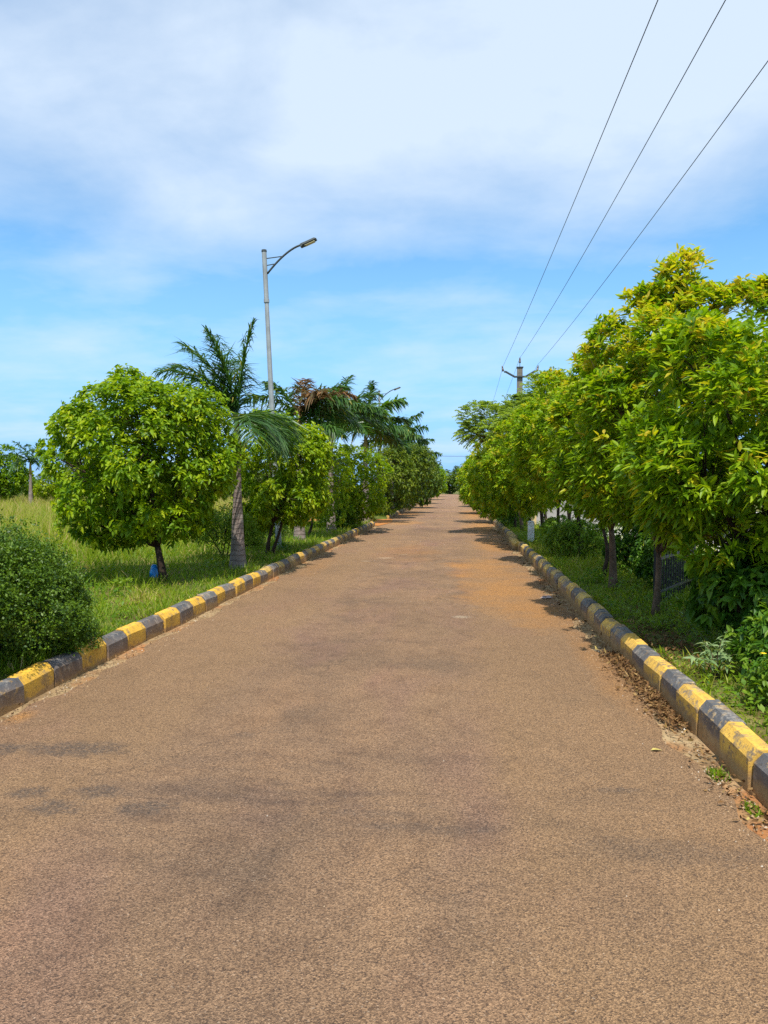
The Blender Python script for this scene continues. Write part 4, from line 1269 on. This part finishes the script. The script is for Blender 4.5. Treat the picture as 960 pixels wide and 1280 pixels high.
r_ = np.random.default_rng(222)
xx, yy_ = bare_patch(r_, 900)
g_ = Geo()
g_.leaves(np.stack([xx, yy_, ground_z(xx, yy_) + r_.uniform(.005, .03, 900)], -1), unit(r_, 900) * np.array([1, 1, .3]), .045 * r_.uniform(.5, 1.5, 900), .022 * r_.uniform(.6, 1.3, 900), r_.uniform(-.3, .3, 900), np.clip(r_.normal(.3, .2, 900), 0, 1), 2, .5, r_)
tag(g_.build('fallen_leaves', 'litter_leaf'), 'brown leaf litter on bare soil behind the right kerb', None, None, 'stuff')


# ------------------------------------------------------------------ street lamps
def lamp():
    root = empty('street_lamp', (0, 0, 0))
    g = Geo()
    g.tube([(0, 0, -.2), (0, 0, 2.2), (0, 0, 4.5), (0, 0, 5.75)], [.075, .066, .056, .050], 8)
    g.tube([(0, 0, 5.72), (0, 0, 5.80)], [.066, .066], 10)
    g.tube([(0, 0, 5.78), (0, 0, 6.88)], [.056, .056], 10)
    g.build('pole', 'galvanised', root, smooth=False)
    g = Geo()
    g.tube([(0, 0, 6.885), (0, 0, 6.93)], [.064, .06], 10)
    g.build('pole_cap', 'dark_metal', root)
    g = Geo()
    g.box((0, 0, .03), (.34, .34, .03))
    g.build('base_plate', 'galvanised', root)
    g = Geo()
    t = np.linspace(0, 1, 14)
    p = np.stack([.05 + .86 * t, t * 0, 6.38 + .60 * (1 - (1 - t) ** 1.6)], -1)
    g.tube(p, .024, 8)
    g.build('arm', 'dark_metal', root, smooth=True)
    for zc, ln in ((6.58, .17), (6.74, .36)):
        g = Geo()
        g.tube([(.05, 0, zc - .01), (.05 + ln, 0, zc + .01)], .012, 6)
        g.build('bracket', 'dark_metal', root)
    rot = Matrix.Rotation(R(-20), 4, 'Y')
    g = Geo()
    g.box((1.07, 0, 7.035), (.36, .15, .07), rot, .85, .02)
    g.box((.92, 0, 6.975), (.14, .10, .10), rot, .9, .02)
    lum = g.build('luminaire', 'dark_metal', root)
    g = Geo()
    g.box((1.085, 0, 6.993), (.25, .12, .012), rot, 1, .003)
    g.build('lens', 'lens_glass', lum)
    return root


def copy_tree(o, parent=None):
    c = o.copy()
    COL.objects.link(c)
    if parent is not None:
        c.parent = parent
    for ch in list(o.children):
        copy_tree(ch, c)
    return c


l1 = lamp()
l1.location = (-4.13, yd(-4.13, 17.4), .13)
l1.rotation_euler = (0, R(-2.6), 0)
tag(l1, 'tall galvanised lamp post with curved arm, rising above the near palms', 'street lamp', 'street lamps along the left side')
l2 = copy_tree(l1)
l2.location = (-4.3, yd(-4.3, 43.0), .13)
l2.rotation_euler = (0, R(-1.0), 0)
l2['label'] = 'small farther lamp post half hidden by the largest dense palm'


# ------------------------------------------------------------------ power poles and lines
def power_pole():
    root = empty('power_pole', (0, 0, 0))
    g = Geo()
    g.box((0, 0, 3.66), (.33, .28, 7.6), None, .80, .015)
    g.build('post', 'pole_concrete', root)
    g = Geo()
    g.box((0, 0, 7.49), (.34, .30, .06), None, 1, .01)
    g.build('top_clamp', 'dark_metal', root)
    for xs in ((0, 7.53, 8.0),):
        g = Geo()
        g.tube([(0, 0, 7.52), (0, 0, 7.78)], .016, 6)
        g.build('pin', 'dark_metal', root)
    g = Geo()
    g.tube([(-.80, -.18, 7.26), (-.72, -.18, 7.26), (-.27, -.18, 7.0), (.27, -.18, 7.0), (.72, -.18, 7.26), (.80, -.18, 7.26)], .052, 6)
    g.build('crossarm', 'dark_metal', root)
    for (x, y, z) in ((0, 0, 7.72), (-.85, -.18, 7.28), (.85, -.18, 7.28)):
        g = Geo()
        sx = .0 if x == 0 else (-.05 if x < 0 else .05)
        zs = np.array([0, .05, .06, .11, .12, .17, .20, .27])
        rs = np.array([.045, .06, .045, .06, .04, .045, .035, .028])
        g.tube(np.stack([x + sx * zs / .27, np.full(8, float(y)), z + zs], -1), rs, 10)
        g.build('insulator', 'insulator_glaze', root, smooth=True)
    return root


pp1 = power_pole()
PX, PY = 3.2, yd(3.2, 38)
pp1.location = (PX, PY, .1)
tag(pp1, 'concrete power pole with a V shaped crossarm above the trees', 'power pole', 'power poles')
pp2 = copy_tree(pp1)
pp2.location = (PX + .1, PY + 52, .1)
pp2['label'] = 'distant power pole all but hidden behind the right tree row'


def wire(name, label, pts_list, rad, group, mat='wire_metal'):
    g = Geo()
    for (a, b, sag) in pts_list:
        t = np.linspace(0, 1, 60)
        a, b = np.array(a, float), np.array(b, float)
        p = a + (b - a) * t[:, None]
        p[:, 2] -= 4 * sag * t * (1 - t)
        g.tube(p, rad, 6, cap=True)
    o = g.build(name, mat, smooth=True)
    tag(o, label, 'power line', group)


BY = -14.0
for xo, zo, sg, lab in ((-.85, 7.66, .34, 'power line hung from the pole crossarm end nearest the road'), (0.0, 8.08, .66, 'middle power line running from the top pin of the pole'), (.85, 7.66, .50, 'power line on the crossarm end away from the road')):
    wire('power_line', lab, [((PX + xo, PY - (.16 if xo else 0), zo), (PX + xo, BY, zo), sg), ((PX + xo, PY - (.16 if xo else 0), zo), (PX + .1 + xo, PY + 52, zo), .9)], .0065, 'power lines over the right trees')
wire('crossing_cable', 'thin cable crossing high over the far end of the road', [((-16, 122, 7.4), (12, 124, 6.9), .7)], .03, None)


# ------------------------------------------------------------------ walls, railing, posts, litter
def compound_wall():
    y = yd(4.0, 27.0)
    root = empty('compound_wall', (6.2, y, .1))
    tag(root, 'plain grey compound wall behind the right trees', 'wall')
    g = Geo()
    g.box((0, 0, .55), (6.6, .2, 1.5), None, 1, .006)
    g.build('wall', 'wall_render', root)
    g = Geo()
    g.box((0, 0, 1.335), (6.66, .28, .07), None, 1, .01)
    g.build('coping', 'coping_render', root)
    x = 2.72
    root = empty('gate_pillar', (x, y - .1, .1))
    tag(root, 'cream gate pillar with an ochre cap at the wall end', 'gate pillar')
    g = Geo()
    g.box((0, 0, .7), (.34, .34, 1.6), None, 1, .012)
    g.build('shaft', 'cream_paint', root)
    g = Geo()
    g.box((0, 0, 1.545), (.46, .46, .09), None, .9, .015)
    g.build('cap', 'ochre_paint', root)


compound_wall()


def long_wall():
    root = empty('boundary_wall', (7.6, 17.5, .1))
    tag(root, 'low grey boundary wall running along behind the right verge', 'wall')
    g = Geo()
    g.box((0, 0, .30), (.2, 19.0, .9), None, 1, .006)
    g.build('wall', 'wall_render', root)
    g = Geo()
    g.box((0, 0, .785), (.27, 19.05, .07), None, 1, .01)
    g.build('coping', 'coping_render', root)


long_wall()


def stub():
    x = 1.93
    root = empty('marker_post', (x, yd(x, 19.2), .1))
    tag(root, 'short square pale concrete post beside the right kerb', 'post')
    g = Geo()
    g.box((0, 0, .24), (.16, .16, .62), None, .92, .012)
    g.build('shaft', 'stub_concrete', root)
    g = Geo()
    g.box((0, 0, .57), (.165, .165, .04), None, .8, .01)
    g.build('cap', 'stub_concrete', root)


stub()


def railing():
    a = np.array([2.42, 9.25, .13])
    b = np.array([3.35, 10.9, .13])
    d = b - a
    ln = float(np.hypot(d[0], d[1]))
    ang = math.atan2(d[1], d[0])
    root = empty('iron_railing', tuple(a), (0, 0, ang))
    tag(root, 'black iron railing panel half hidden among the right trees', 'railing')
    for x in (0.0, ln):
        g = Geo()
        g.box((x, 0, .52), (.06, .06, 1.14), None, 1, .006)
        g.build('post', 'black_paint', root)
    for z in (.16, .58, 1.0):
        g = Geo()
        g.box((ln / 2, 0, z), (ln - .064, .035, .04), None, 1, .004)
        g.build('rail', 'black_paint', root)
    n = 15
    for k in range(n):
        x = .09 + (ln - .18) * k / (n - 1)
        g = Geo()
        for z0, z1 in ((.02, .14), (.18, .56), (.60, .98), (1.02, 1.08)):
            g.tube([(x, 0, z0 - .02), (x, 0, z1 + .02)], .011, 6)
        g.build('bar', 'black_paint', root)


railing()


def blob(name, mat, label, cat, loc, s, seed, crumple=.25, parent=None, sub=3, group=None):
    bpy_me = bpy.data.meshes.new(name)
    import bmesh
    bm = bmesh.new()
    bmesh.ops.create_icosphere(bm, subdivisions=sub, radius=1)
    r = np.random.default_rng(seed)
    ks = r.normal(0, 2.2, (7, 3))
    ph = r.uniform(0, 6, 7)
    for v in bm.verts:
        f = 1 + crumple * sum(math.sin(float(np.dot(k, v.co)) + p) for k, p in zip(ks, ph)) / 3.5
        v.co = Vector((v.co.x * s[0] * f, v.co.y * s[1] * f, max(v.co.z * s[2] * f, -s[2] * .6)))
    bm.to_mesh(bpy_me)
    bm.free()
    bpy_me.materials.append(MAT[mat])
    o = bpy.data.objects.new(name, bpy_me)
    COL.objects.link(o)
    o.location = loc
    tag(o, label, cat, group)
    return o


blob('plastic_bag', 'blue_plastic', 'crumpled blue plastic bag in the grass by the round tree', 'plastic bag', (-4.60, 11.0, .26), (.085, .08, .12), 5, .35)
blob('plastic_wrapper', 'white_plastic', 'crumpled whitish wrapper lying in the right gutter', 'litter', (1.28, 10.65, .028), (.06, .04, .018), 6, .7)
RS = 'white stones before the compound wall'
for i, (x, dd, s, lab) in enumerate(((3.0, 22.5, (.30, .2, .14), 'largest white stone on the ground before the grey wall'), (3.55, 21.5, (.24, .2, .12), 'flat white stone beside the twin stemmed tree'), (2.95, 24.4, (.22, .2, .2), 'upright white stone near the gate pillar'))):
    blob('stone', 'rubble_stone', lab, 'stone', (x, yd(x, dd), .16 + s[2] * .4), s, 31 + i, .2, sub=2, group=RS)


g_ = Geo()
g_.leaves(np.array([[0, 0, 0.0]]), np.array([[1.0, .2, .1]]), .075, .04, .15, 1.0, 3, .05)
yl = g_.build('fallen_leaf', 'litter_leaf')
yl.location = (1.17, 4.55, .012)
tag(yl, 'single yellow leaf on the road near the right kerb', 'leaf')


# ------------------------------------------------------------------ light, sky, film
EL, AZ = R(61), R(174)      # high sun behind the camera, a little to the right
s = Vector((math.cos(EL) * math.sin(AZ), math.cos(EL) * math.cos(AZ), math.sin(EL)))
sd = bpy.data.lights.new('sun', 'SUN')
sd.energy = 5.0
sd.angle = R(0.6)
sd.color = (1.0, 0.95, 0.86)
so = bpy.data.objects.new('sun', sd)
COL.objects.link(so)
so.rotation_euler = s.to_track_quat('Z', 'Y').to_euler()
so.location = (0, 0, 30)

world = bpy.data.worlds.new('World')
scene.world = world
world.use_nodes = True
nt = NT.__new__(NT)
nt.t = world.node_tree
nt.t.nodes.clear()
sky = nt.n('ShaderNodeTexSky', sky_type='NISHITA', sun_disc=False, sun_elevation=EL, sun_rotation=AZ, altitude=300, air_density=1.0, dust_density=1.2, ozone_density=1.6)
tc = nt.n('ShaderNodeTexCoord').outputs['Generated']
sp = nt.n('ShaderNodeSeparateXYZ', ins={0: tc})
zc = nt.math('MAXIMUM', sp.outputs[2], 0.0)
den = nt.math('ADD', zc, 0.16)
cx_ = nt.math('DIVIDE', sp.outputs[0], den)
cy_ = nt.math('DIVIDE', sp.outputs[1], den)
cv = nt.n('ShaderNodeCombineXYZ', ins={0: cx_, 1: cy_, 2: 0.0}).outputs[0]
n1 = nt.noise(nt.scale(cv, (0.45, 1.0, 1)), 1.0, 6, .5, .25)
n2 = nt.noise(nt.n('ShaderNodeVectorMath', operation='ADD', ins={0: cv, 1: (5.2, 1.3, 3.0)}).outputs[0], 2.4, 7, .58, .2)
nn = nt.math('ADD', nt.math('MULTIPLY', n1, 0.72), nt.math('MULTIPLY', n2, 0.28))
deck = nt.ramp(zc, [(0.0, 0.03), (0.10, 0.0), (0.27, 0.0), (0.40, 0.15), (0.60, 0.17)])
cov = nt.math('ADD', nn, deck)
cm = nt.ramp(cov, [(0.46, 0.0), (0.57, 0.45), (0.70, 1.0)])
lowhaze = nt.ramp(zc, [(0.0, 0.92), (0.10, 0.7), (0.30, 0.0)])
sky_t = nt.mix(1.0, sky.outputs[0], (0.95, 1.44, 1.60), 'MULTIPLY')
c2 = nt.mix(lowhaze, sky_t, (2.3, 4.5, 8.5))
c3 = nt.mix(nt.math('MULTIPLY', cm, 0.86), c2, (5.7, 6.6, 7.7))
bg = nt.n('ShaderNodeBackground', ins={'Color': c3, 'Strength': 0.112})
wo = nt.n('ShaderNodeOutputWorld')
nt.link(bg.outputs[0], wo.inputs[0])

vs = scene.view_settings
scene.display_settings.display_device = 'sRGB'
vs.view_transform = 'Standard'
vs.look = 'None'
vs.exposure = 0.34
vs.gamma = 1.0
vs.use_curve_mapping = False
scene.render.engine = 'CYCLES'
cy = scene.cycles
cy.max_bounces = 6
cy.diffuse_bounces = 3
cy.glossy_bounces = 2
cy.transmission_bounces = 4
cy.transparent_max_bounces = 4
cy.use_denoising = False
cy.sample_clamp_indirect = 6
